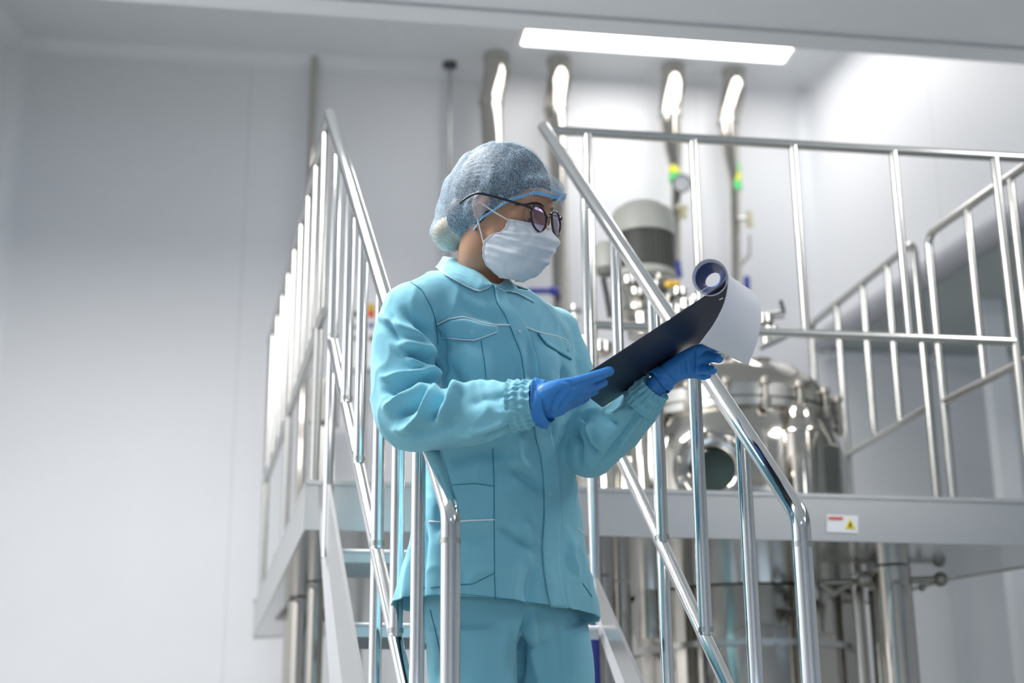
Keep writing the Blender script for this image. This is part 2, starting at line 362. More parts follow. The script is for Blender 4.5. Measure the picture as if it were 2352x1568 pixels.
# ------------------------------------------------------------------ platform (mezzanine)
ZT = 3.45; ZPL = 2.29; ZM = float(VPl(1380, 742, Zp(1248, 292, ZT), Zp(2330, 358, ZT))[2])
Lf = Zp(758, 262, ZT); Rf = Zp(1248, 292, ZT); FR = Zp(2336, 362, ZT)
Ldir = unit(Zp(625, 770, ZT) - Lf); Rdir = unit(Zp(1870, 740, ZT) - Zp(2130, 540, ZT))
LB = Zp(622, 785, ZT); RB = Zp(1862, 746, ZT)
def at_z(p, z): return nv(p[0], p[1], z)
HR = .0185; BR_ = .0150; PR = .0135
plat = thing('mezzanine_platform', 'raised steel platform with a deep grey fascia carrying the mixing tank', 'platform', at_z((Rf + FR) / 2, ZPL))
FA = .135
tk = nv(.83, 5.75, 0); TRK = .41                     # tank axis
def corner(px, py): return Zp(px, py, ZPL)
cFL = at_z(Lf, ZPL) + nv(-.03, -.03, 0); cML = at_z(Rf, ZPL) + nv(0, -.03, 0)
cFR = at_z(FR, ZPL) + nv(.30, .0, 0); cBL = at_z(LB, ZPL) + nv(-.03, .05, 0); cBR = at_z(RB, ZPL) + nv(.06, .3, 0)
cFR = at_z(Rf, ZPL) + (at_z(FR, ZPL) - at_z(Rf, ZPL)) * 1.16 + nv(0, -.03, 0)
rb_a = Zp(1967, 1394, ZPL - FA); rb_b = Zp(2179, 1333, ZPL - FA)
cBR = rb_a + (rb_a - rb_b) * .55; cBR[2] = ZPL
outer = [cFL, cML, cFR, at_z(rb_b, ZPL), cBR, cBL]
hole = [nv(tk[0] + (TRK + .02) * math.cos(a), tk[1] + (TRK + .02) * math.sin(a), ZPL) for a in np.linspace(0, -2 * PI, 48, endpoint=False)]
def deck(z):
    pts = [Vector((p[0], p[1], z)) for p in outer]; h = [Vector((p[0], p[1], z)) for p in hole]
    return pts + h, [tuple(t) for t in tessellate_polygon([pts, h])]
m = MB(); v, f = deck(ZPL); m.add([tuple(p) for p in v], f); v, f = deck(ZPL - .012); m.add([tuple(p) for p in v], f)
m.build('deck', 'galv', plat, smooth=False)
m = MB(); v, f = deck(ZPL - FA + .004); m.add([tuple(p) for p in v], f)
m.build('underside', mat('soffit_steel', (.62, .62, .61, 1), .16, .9), plat, smooth=False)
def plate(a, b, z0, z1, t, n):
    c = (a + b) / 2; return MB().box(nv(c[0], c[1], (z0 + z1) / 2), (b - a) * nv(1, 1, 0) / 2, n * t / 2, nv(0, 0, (z1 - z0) / 2))
def fas(a, b):
    n = unit(nv((b - a)[1], -(b - a)[0], 0)); mm = plate(a, b, ZPL - FA, ZPL + .0, .008, n)
    c = (a + b) / 2; mm.box(nv(c[0], c[1], ZPL) - n * .0 + n * .002, (b - a) * nv(1, 1, 0) / 2, n * .007, nv(0, 0, .006)); mm.build('fascia', 'fascia', plat, smooth=False)
for a, b in ((cFL, cML), (cML, cFR), (cFR, outer[3]), (outer[3], cBR), (cFL, cBL), (cBL, cBR)): fas(a, b)
# columns below
def column(px0, px1, py, Y, r, mm='steel3'):
    p = Yp((px0 + px1) / 2, py, Y); MB().lathe(nv(p[0], p[1], 0), [(r * 1.6, 0), (r * 1.6, .02), (r, .02), (r, ZPL - FA - .0)], 28).build('column', mm, plat)
column(2060, 2060, 1450, 5.05, .060); column(1975, 1975, 1420, 5.2, .022, 'steel3')
column(2022, 2022, 1430, 5.5, .035)
column(690, 690, 1500, 5.6, .05); column(722, 722, 1500, 5.25, .028); column(668, 668, 1500, 6.0, .03)
# cross pipe with knobs between the columns
a = Yp(1885, 1338, 5.1); b = Yp(2150, 1330, 5.1); mp = MB(); mp.tube([a, b], .011, 12); mp.ball(Yp(2160, 1330, 5.1), .024); mp.ball(Yp(2118, 1349, 5.1), .012); mp.ball(Yp(1988, 1330, 5.05), .026)
mp.tube([Yp(1885, 1338, 5.1), Yp(1915, 1362, 5.1), Yp(1960, 1333, 5.1)], .012, 8); mp.build('cross_pipe', 'rod', plat)
a = Yp(640, 1412, 6.1); b = Yp(770, 1412, 5.3); MB().tube([a, b], .022, 12).build('cross_pipe', 'dark', plat)
# warning sign
fn = unit(nv((cFR - cML)[1], -(cFR - cML)[0], 0)); f0 = cML + fn * .012
def fp(px, py, off=0): return VPl(px, py, cML + fn * (.0065 + off), cFR + fn * (.0065 + off))
def signquad(q, off, mm, name, par):
    pts = [fp(*p, off) for p in q]; k = len(pts); m = MB(); m.add(pts + [p - fn * .0008 for p in pts], [tuple(range(k)), tuple(range(2 * k - 1, k - 1, -1))] + [(i, i + k, (i + 1) % k + k, (i + 1) % k) for i in range(k)])
    return m.build(name, mm, par, smooth=False)
sg = signquad([(1899, 1181), (1971, 1184), (1971, 1224), (1899, 1221)], .001, 'white', 'warning_sign', plat)
sg['label'] = 'white warning sticker with a red bar and a yellow triangle'
signquad([(1903, 1186), (1936, 1187), (1936, 1194), (1903, 1193)], .002, 'red', 'red_bar', sg)
signquad([(1953, 1190), (1965, 1215), (1941, 1214)], .002, 'wyel', 'warning_triangle', sg)
signquad([(1953, 1198), (1956, 1206), (1953, 1212), (1950, 1206)], .003, 'black', 'triangle_mark', sg)

# ------------------------------------------------------------------ stair railings
def stair_rail(near, dn, far, bal_px, label, group, low):
    N = P(*near, dn); F_ = far
    dirv = N - F_; t = thing('stair_railing', label, 'railing', at_z(N, .6), group)
    end = at_z(N, .55)
    pts = [F_] + bend(F_, N, end, .026) + [end]
    MB().tube(pts, HR, 20).build('handrail', 'steel', t)
    # welded collar below the bend
    MB().tube([at_z(N, N[2] - .05), at_z(N, N[2] - .06)], HR * 1.06, 20).build('weld_collar', 'steel2', t)
    # lower rail from two picture points on the rail plane
    a = VPl(*low[0], F_, N); b = VPl(*low[1], F_, N); s = (b - a)
    def low_at(q): k = np.dot(q[:2] - a[:2], s[:2]) / np.dot(s[:2], s[:2]); return a + s * k
    q0 = VPl(bal_px[0][0], bal_px[0][1], F_, N); p0 = low_at(q0); p1 = low_at(N)
    MB().tube([p0, p1], BR_ * 1.05, 18).build('lower_rail', 'steel', t)
    for (px, py, longer) in bal_px:
        q = VPl(px, py, F_, N); k = np.dot(q[:2] - F_[:2], dirv[:2]) / np.dot(dirv[:2], dirv[:2]); top = F_ + dirv * k - nv(0, 0, HR * .6)
        bot = low_at(q) + nv(0, 0, BR_ * .5)
        if longer: bot = at_z(bot, bot[2] - .62)
        MB().tube([top, bot], BR_, 18).build('post' if longer else 'baluster', 'steel', t)
        MB().tube([low_at(q) + nv(0, 0, BR_ * 1.6), low_at(q) + nv(0, 0, BR_ * .9)], BR_ * 1.13, 18).build('weld_collar', 'steel2', t)
    return t, F_, N
lrail, LF_, LN_ = stair_rail((1035, 1176), 2.93, Lf, [(769, 600, True), (797, 850, False), (826, 1000, False), (868, 1150, True), (911, 1300, False), (958, 1450, False)],
    'polished steel stair railing on the left of the stairs under her forearm', 'pair of stair railings', ((823, 1064), (908, 1466)))
rrail, RF_, RN_ = stair_rail((1838, 1184), 2.93, Rf, [(1345, 465, True), (1414, 600, False), (1516, 1100, True), (1610, 1200, False), (1722, 1300, False)],
    'polished steel stair railing on the right of the stairs below the clipboard', 'pair of stair railings', ((1440, 1078), (1623, 1468)))
# ------------------------------------------------------------------ staircase
st = thing('staircase', 'steep steel staircase the woman stands on', 'staircase', at_z((LN_ + RN_) / 2, .0))
def stringer(F_, N, b0, b1, m0, m1, t0, t1, side):
    L = lambda q: VPl(*q, F_, N)
    n = unit(nv((N - F_)[1], -(N - F_)[0], 0)) * side
    def strip(q0, q1, q2, q3, mm, off, th):
        A = [L(q) for q in (q0, q1, q2, q3)]; A[1] = A[0] + (A[1] - A[0]) * 2.6; A[2] = A[3] + (A[2] - A[3]) * 2.6
        A = [p + n * off for p in A]; m = MB(); m.add(A + [p + n * th for p in A], [(0, 1, 2, 3), (7, 6, 5, 4), (0, 4, 5, 1), (1, 5, 6, 2), (2, 6, 7, 3), (3, 7, 4, 0)])
        return m.build('stringer', mm, st, smooth=False)
    strip(b0, b1, m1, m0, 'plate', -.012, .01); strip(m0, m1, t1, t0, 'galv', -.004, .01)
    return
stringer(LF_, LN_, (725, 1112), (755, 1568), (736, 1112), (791, 1568), (757, 1112), (834, 1568), 1)
stringer(RF_, RN_, (1270, 1150), (1412, 1568), (1278, 1150), (1440, 1568), (1292, 1150), (1478, 1568), 1)
sd_ = unit((LN_ - LF_) * nv(1, 1, 0)); wv = (at_z(Rf, 0) - at_z(Lf, 0))
run = .2184 / abs(sd_[1]); rise = .225
treads = []
for k in range(1, 10):
    c0 = at_z(Lf, ZPL - rise * k) + sd_ * run * k; c1 = c0 + wv; ins = unit(wv) * .02
    c0 = c0 + ins; c1 = c1 - ins; bk = -sd_ * (run + .02)
    m = MB(); t_ = nv(0, 0, .004); q = [c0, c1, c1 + bk, c0 + bk]
    m.add([p - t_ for p in q] + [p + t_ * 0 for p in q], [(3, 2, 1, 0), (4, 5, 6, 7), (0, 1, 5, 4), (1, 2, 6, 5), (2, 3, 7, 6), (3, 0, 4, 7)])
    c = (c0 + c1) / 2; m.box(c - nv(0, 0, .017), (c1 - c0) / 2, sd_ * .002, nv(0, 0, .017)); m.box(c + bk - nv(0, 0, .017), (c1 - c0) / 2, sd_ * .002, nv(0, 0, .017))
    tr_ = m.build('tread', 'galv', st, smooth=False); MB().tube([c0 + sd_ * .003 + nv(0, 0, -.004), c1 + sd_ * .003 + nv(0, 0, -.004)], .005, 10).build('nosing', 'trim', tr_); treads.append((c0 + c1 + bk) / 2)  # pale tube stands in for the highlight on the rounded tread edge
# ------------------------------------------------------------------ platform railings
def railing(label, group, top, mid, bals, posts, ends=None, loc=None, r=PR):
    t = thing('platform_railing', label, 'railing', loc if loc is not None else at_z(top[0], ZPL), group)
    MB().tube(top, r * 1.15, 14).build('top_rail', 'steel2', t)
    MB().tube(mid, r * 1.05, 14).build('middle_rail', 'steel2', t)
    for a, b in bals: MB().tube([a, b], r, 12).build('baluster', 'steel2', t)
    for a in posts:
        m = MB(); m.tube([a, at_z(a, ZPL)], r * 1.08, 12); m.lathe(at_z(a, ZPL), [(r * 2.6, 0), (r * 2.6, .008), (r * 1.2, .012)], 18); m.build('post', 'steel2', t)
    return t
def onrail(a, b, px, py, z): q = VPl(px, py, a, b); return at_z(q, z)
A0 = Rf + nv(0, .02, 0); B0 = FR
bl = [onrail(A0, B0, px, py, ZT) for px, py in ((1592, 330), (1822, 342), (2052, 356))]
po = [onrail(A0, B0, 1352, 400, ZT), onrail(A0, B0, 2300, 500, ZT)]
def on(a, b, q): k = np.dot((q - a)[:2], (b - a)[:2]) / np.dot((b - a)[:2], (b - a)[:2]); return a + (b - a) * k
Bx = Rf + (FR - Rf) * 1.06
railing('long front platform railing above the fascia on the right', 'platform railings', [A0, Bx], [at_z(po[0], ZM), at_z(po[1], ZM)], [(q, at_z(q, ZM)) for q in bl], po)
# right side, two lengths with a gap, one behind the other
def side(q0, q1, m0, m1, bals, label, bends):
    a = Zp(*q0, ZT); b = Zp(*q1, ZT); posts = []
    top = [a, b]
    bl = []
    for px, py, full in bals:
        q = onrail(a, b, px, py, ZT)
        if full: posts.append(q)
        else: bl.append((q, at_z(q, ZM)))
    ends = posts
    e0, e1 = a, b
    pts = []
    pts = [at_z(a, ZPL)] + bend(at_z(a, ZPL), a, b, .05) + bend(a, b, at_z(b, ZPL), .05) + [at_z(b, ZPL)]
    t = thing('platform_railing', label, 'railing', at_z(a, ZPL), 'platform railings')
    MB().tube(pts, PR * 1.1, 14).build('top_rail', 'steel2', t)
    MB().tube([at_z(a, ZM), at_z(b, ZM)], PR, 12).build('middle_rail', 'steel2', t)
    for p, q in bl: MB().tube([p, q], PR * .95, 12).build('baluster', 'steel2', t)
    for p in posts: MB().tube([p, at_z(p, ZPL)], PR, 12).build('post', 'steel2', t)
side((2098, 556), (1862, 746), None, None, [(1921, 700, True), (1980, 650, False), (2037, 613, False)], 'far side railing of the platform sloping away to the right of the tank', None)
side((2352 + 30, 362), (2131, 540), None, None, [(2221, 478, False), (2320, 409, True)], 'near side railing of the platform at the right frame edge', None)
# left edge, receding
a = Lf; b = LB; Ld = b - a; n = 9; tt = [(i + .45) / n for i in range(n)]
bals = []; posts = [a + Ld * .33, a + Ld * .66, b]
for k in tt: q = a + Ld * k; bals.append((q, at_z(q, ZM)))
posts = [a + Ld * k for k in (.06, .5, .97)]
railing('platform railing along the left edge running away behind the stair railing', 'platform railings', [a, b], [at_z(a, ZM), at_z(b, ZM)], bals, posts)
lowb = [(at_z(a + Ld * k, ZM), at_z(a + Ld * k, ZPL)) for k in np.linspace(.1, .95, 6)]
# ------------------------------------------------------------------ mixing tank
tz = lambda px, py: Yp(px, py, tk[1])
Tn = thing('mixing_tank', 'large polished steel mixing tank passing through the platform with a motor on top', 'tank', nv(tk[0], tk[1], 0))
zj = lambda py: float(Yp(1650, py, tk[1] - TRK * .9)[2])
zf = float(Yp(1700, 905, tk[1] - TRK)[2])             # lid joint
zs = float(Yp(1650, 1000, tk[1] - TRK)[2])
MB().lathe(nv(tk[0], tk[1], 0), [(.05, .25), (.30, .32), (TRK - .04, .45), (TRK, .62), (TRK, zs - .02), (TRK - .015, zs + .06), (TRK - .05, zf - .02), (TRK - .05, zf)], 80).build('vessel', 'steel3', Tn)
MB().lathe(nv(tk[0], tk[1], 0), [(TRK - .06, zf - .03), (TRK - .02, zf - .03), (TRK - .02, zf - .004), (TRK - .034, zf - .002), (TRK - .034, zf + .004), (TRK - .02, zf + .006), (TRK - .02, zf + .05), (TRK - .06, zf + .06)], 80).build('lid_flange', 'steel2', Tn)
MB().lathe(nv(tk[0], tk[1], 0), [(TRK - .04, zf + .03), (TRK - .045, zf + .08), (TRK - .08, zf + .13), (TRK - .15, zf + .19), (.12, zf + .23), (.10, zf + .26), (.0, zf + .26)], 80).build('lid', 'steel3', Tn)
for k in range(18):
    a = 2 * PI * k / 18; c = nv(tk[0] + (TRK - .008) * math.cos(a), tk[1] + (TRK - .008) * math.sin(a), zf)
    MB().lathe(c + nv(0, 0, -.03), [(.014, -.02), (.018, .0), (.018, .02), (.010, .022), (.010, .07), (.020, .072), (.020, .092), (.006, .10)], 12).build('clamp_bolt', 'rod', Tn)
# jacket belt around the body and the bracket cylinder at the right
MB().lathe(nv(tk[0], tk[1], 0), [(TRK + .001, zs - .2), (TRK + .012, zs - .2), (TRK + .012, zs - .185), (TRK + .001, zs - .185)], 80).build('jacket_band', 'steel2', Tn)
for zz in (1.95, 1.55):
    MB().lathe(nv(tk[0], tk[1], 0), [(TRK + .001, zz), (TRK + .02, zz), (TRK + .02, zz + .02), (TRK + .001, zz + .02)], 80).build('jacket_band', 'steel2', Tn)
c = Yp(1842, 1050, tk[1] - .35); MB().lathe(nv(c[0], c[1], ZPL - .3), [(.075, 0), (.075, float(Yp(1842, 1000, tk[1] - .35)[2]) - ZPL + .3), (.082, float(Yp(1842, 1000, tk[1] - .35)[2]) - ZPL + .3), (.082, float(Yp(1842, 992, tk[1] - .35)[2]) - ZPL + .3), (.06, float(Yp(1842, 985, tk[1] - .35)[2]) - ZPL + .32), (.06, float(Yp(1842, 940, tk[1] - .35)[2]) - ZPL + .3)], 40).build('side_leg', 'steel3', Tn)
c = Yp(1480, 1050, tk[1] - .25); MB().lathe(nv(c[0], c[1], ZPL - .3), [(.05, 0), (.05, .75), (.03, .8)], 32).build('side_leg', 'steel3', Tn)
# round sight glass facing the viewer
sc = Yp(1637, 1077, tk[1] - TRK - .055); sn = unit(nv(-.12, -1, -.05))
g = MB().lathe(sc - sn * .08, [(.085, 0), (.085, .06), (.138, .06), (.138, .085), (.09, .09), (.08, .085), (.078, .04)], 48, sn, cap=False).build('sight_glass_flange', 'steel3', Tn)
for k in range(10):
    a = 2 * PI * (k + .5) / 10; u = unit(np.cross(sn, nv(0, 0, 1))); w = np.cross(sn, u); q = sc + (u * math.cos(a) + w * math.sin(a)) * .114
    MB().lathe(q + sn * .004, [(.011, 0), (.011, .012), (.006, .02), (0, .021)], 10, sn).build('flange_bolt', 'steel2', g)
MB().lathe(sc - sn * .05, [(.078, 0), (.078, .006)], 40, sn).build('glass_pane', mat('dark_sight_glass', (.03, .05, .045, 1), .05), g)
# motor with finned body, fan cover, terminal box
Ym = tk[1]; mc = Yp(1480, 620, Ym); s_ = np.linalg.norm(Yp(1552, 620, Ym) - mc) 
def mz(py): return float(Yp(1480, py, Ym - s_)[2])
mo = MB(); mo.lathe(nv(mc[0], mc[1], 0), [(s_ * .86, mz(608)), (s_ * .86, mz(516))], 40); mo = mo.build('motor', 'motord', Tn)
R0 = s_
for k in range(44):
    a = 2 * PI * k / 44; d = nv(math.cos(a), math.sin(a), 0); sd2 = nv(-d[1], d[0], 0)
    MB().box(nv(mc[0], mc[1], (mz(606) + mz(518)) / 2) + d * R0 * .90, d * R0 * .075, sd2 * .0022, nv(0, 0, (mz(518) - mz(606)) / 2)).build('cooling_fin', 'motord', mo, smooth=False)
h0 = mz(520); h1 = mz(448)
MB().lathe(nv(mc[0], mc[1], 0), [(R0 * .92, h0), (R0 * 1.02, h0), (R0 * 1.02, h0 + (h1 - h0) * .62), (R0 * .94, h0 + (h1 - h0) * .82), (R0 * .72, h1 - .012), (R0 * .68, h1), (R0 * .3, h1 + .006), (0, h1 + .006)], 56).build('fan_cover', 'motor', mo)
MB().lathe(nv(mc[0], mc[1], 0), [(R0 * .6, mz(632)), (R0 * .8, mz(628)), (R0 * .98, mz(618)), (R0 * .98, mz(604)), (R0 * .86, mz(602))], 48).build('motor_flange', 'motor', mo)
b0 = Yp(1392, 590, Ym - .02); MB().lathe(b0 + nv(0, 0, -.055), [(.03, 0), (.042, .006), (.044, .10), (.036, .11), (0, .11)], 24).build('terminal_box', 'motor', mo)
MB().lathe(b0 + nv(0, 0, -.075), [(.034, 0), (.04, .012), (.04, .03)], 20).build('terminal_box_base', 'motord', mo)
# gear unit and fittings
gz = lambda py: float(Yp(1480, py, Ym - .05)[2])
MB().lathe(nv(mc[0], mc[1], 0), [(.075, gz(765)), (.075, gz(715)), (.11, gz(713)), (.11, gz(705)), (.085, gz(700)), (.095, gz(655)), (.12, gz(650)), (.12, gz(640)), (.07, gz(632))], 40).build('gear_unit', 'steel3', Tn)
def fit(pts, r, mm='steel2', name='fitting', dY=-.1, n=12): return MB().tube([Yp(px, py, Ym + dY) for px, py in pts], r, n).build(name, mm, Tn)
def blob(px, py, r, mm='steel2', name='fitting', dY=-.1): return MB().lathe(Yp(px, py, Ym + dY) - nv(0, 0, r * .7), [(r * .6, 0), (r, r * .3), (r, r * 1.1), (r * .6, r * 1.4)], 18).build(name, mm, Tn)
for px, py, r in ((1445, 645, .03), (1500, 652, .028), (1462, 672, .03), (1428, 655, .022), (1525, 690, .035), (1560, 672, .032), (1578, 702, .04), (1600, 690, .03), (1545, 715, .04), (1590, 730, .045), (1660, 745, .04), (1755, 735, .035), (1770, 760, .03), (1520, 740, .03)): blob(px, py, r, dY=-.08 - .1 * random.random())
blob(1537, 653, .018, 'yellow', 'yellow_cap', -.2); blob(1553, 651, .015, 'yellow', 'yellow_cap', -.2)
fit([(1505, 690), (1560, 682), (1640, 695)], .012, 'dark', 'lever'); fit([(1530, 725), (1600, 715)], .012)
fit([(1560, 760), (1575, 700), (1610, 668)], .012); fit([(1640, 790), (1650, 720), (1690, 700), (1690, 650)], .016)
fit([(1760, 790), (1762, 725), (1800, 722)], .016); fit([(1795, 725), (1800, 716), (1793, 690)], .008, 'black', 'lever')
fit([(1745, 800), (1790, 780), (1812, 768)], .010)
fit([(1386, 640), (1394, 680), (1402, 728)], .011, 'black', 'hose', -.3); blob(1413, 650, .018, 'black', 'hose_end', -.2)
blob(1310, 730, .03, dY=0); fit([(1318, 700), (1318, 780)], .012); fit([(1300, 720), (1335, 712)], .014)
for px, py in ((1345, 790), (1380, 800)): blob(px, py, .045, dY=-.1)
# white insulated lid part left of centre (bright dome)
MB().lathe(nv(Yp(1400, 880, 6.0)[0], 6.0, ZPL), [(.20, 0), (.20, .42), (.18, .50), (.12, .56), (0, .58)], 48).build('side_vessel', 'steel3', Tn)
# lower leg pipes near the tank below the platform
for px, r, Y in ((1385, .045, 5.2), (1430, .03, 5.3), (1360, .02, 5.05)):
    c = Yp(px, 1400, Y); MB().lathe(nv(c[0], c[1], 0), [(r, 0), (r, ZPL - FA)], 24).build('support_leg', 'steel3', Tn)
c = Yp(1362, 1290, 5.0); MB().lathe(nv(c[0], c[1], 0), [(.016, 1.3), (.016, ZPL - FA)], 16).build('blue_hose', 'blue', Tn)
# ------------------------------------------------------------------ pipes into the ceiling
def pipe(px_top, py_top, joints, Y, label, grp='steel pipes rising into the ceiling', extra=None):
    c = Zp(px_top, py_top, ZU - .0); t = thing('ceiling_pipe', label, 'pipe', nv(c[0], c[1], ZPL), grp); Y = c[1]
    joints = [(a, b, r * 1.18) for a, b, r in joints]; pts = [c + nv(0, 0, .02)]
    rr = [joints[0][2]]
    for (px, py, r) in joints: pts.append(Yp(px, py, Y)); rr.append(r)
    MB().tube(pts, rr, 20).build('pipe', 'steel3', t)
    MB().lathe(c + nv(0, 0, -.03), [(rr[0] * 1.05, 0), (rr[0] * 1.05, .03)], 24).build('collar', 'steel2', t)
    MB().lathe(Yp(joints[2][0], joints[2][1], Y), [(joints[2][2] * 1.12, 0), (joints[2][2] * 1.12, .02)], 24).build('collar', 'steel2', t)
    return t, Y
pipe(1140, 127, [(1140, 175, .055), (1128, 225, .052), (1128, 240, .050), (1134, 420, .045), (1138, 900, .045)], 0, 'polished steel pipe with an offset elbow above her hair net')
t2, Y2 = pipe(1284, 137, [(1286, 180, .052), (1276, 235, .050), (1276, 255, .048), (1281, 400, .040), (1290, 740, .036)], 0, 'polished steel pipe behind the top of the right stair railing')
MB().tube([Yp(1272, 668, Y2 - .08), Yp(1213, 668, Y2 - .08)], .015, 12).build('valve_lever', 'blue', t2); MB().ball(Yp(1272, 668, Y2 - .08), .026).build('valve_hub', 'blue', t2)
t3, Y3 = pipe(1545, 152, [(1546, 200, .052), (1538, 255, .050), (1539, 270, .048), (1546, 345, .040), (1553, 400, .022), (1553, 640, .022)], 0, 'polished steel pipe with a pressure gauge behind the motor')
for q in ((1549, 368, 'green'), (1550, 390, 'ylab'), (1551, 408, 'green')): MB().lathe(Yp(q[0], q[1] + 10, Y3), [(.032, 0), (.032, .04)], 20).build('flow_label', q[2], t3)
gc = Yp(1566, 421, Y3 - .1); gn = unit(CAM - gc); g = MB().lathe(gc, [(.048, -.02), (.048, .015), (.042, .018), (.040, .010)], 32, gn).build('pressure_gauge', 'dark', t3)
MB().lathe(gc + gn * .012, [(.041, 0), (.041, .002)], 32, gn).build('dial', 'white', g); MB().tube([gc, Yp(1556, 470, Y3), Yp(1556, 500, Y3)], .008, 8).build('gauge_stem', 'dark', g)
MB().lathe(Yp(1570, 500, Y3 - .05), [(.02, 0), (.02, .06)], 14).build('valve_body', 'brass', t3); MB().tube([Yp(1553, 478, Y3 - .05), Yp(1580, 476, Y3 - .05)], .014, 10).build('valve_stem', 'brass', t3)
MB().tube([Yp(1556, 600, Y3 - .1), Yp(1562, 636, Y3 - .1)], .014, 10).build('valve_lever', 'blue', t3)
t4, Y4 = pipe(1685, 162, [(1687, 205, .052), (1674, 270, .050), (1673, 288, .046), (1680, 360, .036), (1688, 420, .024), (1692, 640, .022), (1695, 760, .022)], 0, 'polished steel pipe with a green and yellow label beside the post')
for q in ((1689, 385, 'green'), (1690, 408, 'ylab'), (1691, 428, 'green')): MB().lathe(Yp(q[0], q[1] + 10, Y4), [(.030, 0), (.030, .05)], 20).build('flow_label', q[2], t4)
MB().lathe(Yp(1722, 520, Y4 - .05), [(.018, 0), (.018, .08)], 14).build('valve_body', 'brass', t4); MB().tube([Yp(1695, 502, Y4 - .05), Yp(1722, 502, Y4 - .05)], .010, 10).build('valve_stem', 'steel2', t4)
MB().tube([Yp(1722, 540, Y4 - .05), Yp(1722, 585, Y4 - .05), Yp(1700, 610, Y4)], .007, 8).build('bypass_tube', 'steel2', t4); MB().tube([Yp(1715, 636, Y4 - .1), Yp(1716, 665, Y4 - .1)], .016, 10).build('valve_lever', 'blue', t4)
# dark bracket rods
c = Zp(722, 130, ZU); t = thing('support_rod', 'dark steel rod hanging from the ceiling behind the left railing', 'rod', at_z(c, 0), 'dark rods'); MB().tube([at_z(c, ZU), at_z(c, 0)], .018, 14).build('rod', 'steel3', t)
c = Zp(1033, 146, ZU); t = thing('support_rod', 'thin dark rod with a round ceiling flange left of her hair net', 'rod', at_z(c, 0), 'dark rods'); MB().tube([at_z(c, ZU), at_z(c, 0)], .0095, 12).build('rod', 'steel2', t); MB().lathe(at_z(c, ZU - .03), [(.02, 0), (.038, .012), (.038, .03)], 24).build('ceiling_flange', 'dark', t)
# control box on the wall seen through the left railing
c = Yp(835, 745, 7.0); t = thing('control_panel', 'white control panel with coloured buttons seen through the left railing', 'control panel', c)
MB().box(c, nv(.075, 0, 0), nv(0, .06, 0), nv(0, 0, .23)).build('housing', 'white', t, smooth=False)
for px, py, mm, r in ((852, 708, 'yellow', .019), (852, 722, 'orange', .017), (816, 722, 'black', .012), (853, 748, 'blue', .011), (818, 752, 'black', .009), (853, 778, 'black', .011), (816, 778, 'black', .009)):
    q = Yp(px, py, 6.94); MB().lathe(q, [(r, 0), (r, .014), (r * .7, .018), (0, .018)], 18, nv(0, -1, 0)).build('button', mm, t)
MB().tube([c + nv(0, .05, -.2), at_z(c + nv(0, .05, 0), 0)], .02, 12).build('stand', 'steel2', t)
c = Yp(745, 925, 6.9); t = thing('pump_unit', 'dark blue box seen low between the left railing posts', 'pump', c + nv(0, 0, -.1)); MB().box(c, nv(.06, 0, 0), nv(0, .06, 0), nv(0, 0, .1)).build('housing', 'dark', t, smooth=False); MB().box(c + nv(.03, -.062, .05), nv(.02, 0, 0), nv(0, .004, 0), nv(0, 0, .03)).build('badge', 'blue', t, smooth=False)
MB().tube([c + nv(0, 0, -.1), at_z(c, 0)], .02, 10).build('stand', 'steel2', t)
# ------------------------------------------------------------------ the woman
DT = 3.35
PS = math.radians(35)
Fb = nv(math.sin(PS), -math.cos(PS), 0); Rb = nv(-math.cos(PS), -math.sin(PS), 0)
def remesh(mb, vox, smooth=4, keep=False):
    me = bpy.data.meshes.new('tmp'); me.from_pydata(mb.v, [], mb.f); me.update()
    fix_normals(me)
    o = bpy.data.objects.new('tmp', me); COL.objects.link(o)
    r = o.modifiers.new('r', 'REMESH'); r.mode = 'VOXEL'; r.voxel_size = vox; r.use_smooth_shade = True
    dg = bpy.context.evaluated_depsgraph_get(); ev = o.evaluated_get(dg); m2 = bpy.data.meshes.new_from_object(ev)
    bpy.data.objects.remove(o)
    V = np.empty(len(m2.vertices) * 3); m2.vertices.foreach_get('co', V); V = V.reshape(-1, 3)
    E = np.empty(len(m2.edges) * 2, int); m2.edges.foreach_get('vertices', E); E = E.reshape(-1, 2)
    Fs = [tuple(p.vertices) for p in m2.polygons]
    V = lap(V, E, smooth)
    return V, E, Fs
def lap(V, E, it, k=.5):
    n = len(V); deg = np.bincount(E.ravel(), minlength=n).astype(float)[:, None] + 1e-9
    for i in range(it):
        s = np.zeros_like(V)
        for c in range(3):
            s[:, c] = np.bincount(E[:, 0], V[E[:, 1], c], n) + np.bincount(E[:, 1], V[E[:, 0], c], n)
        V = V + (s / deg - V) * (k if i % 2 == 0 else k * .96)
    return V
def vnorm(V, Fs):
    F4 = np.array([f if len(f) == 4 else tuple(f) + (f[0],) * (4 - len(f)) for f in Fs])
    n = np.cross(V[F4[:, 2]] - V[F4[:, 0]], V[F4[:, 3]] - V[F4[:, 1]]); N = np.zeros_like(V)
    for k in range(4):
        for c in range(3): N[:, c] += np.bincount(F4[:, k], n[:, c], len(V))
    return N / (np.linalg.norm(N, axis=1)[:, None] + 1e-12)
def to_mb(V, Fs): m = MB(); m.v = [tuple(p) for p in V]; m.f = list(Fs); return m
GAIN = 2.3
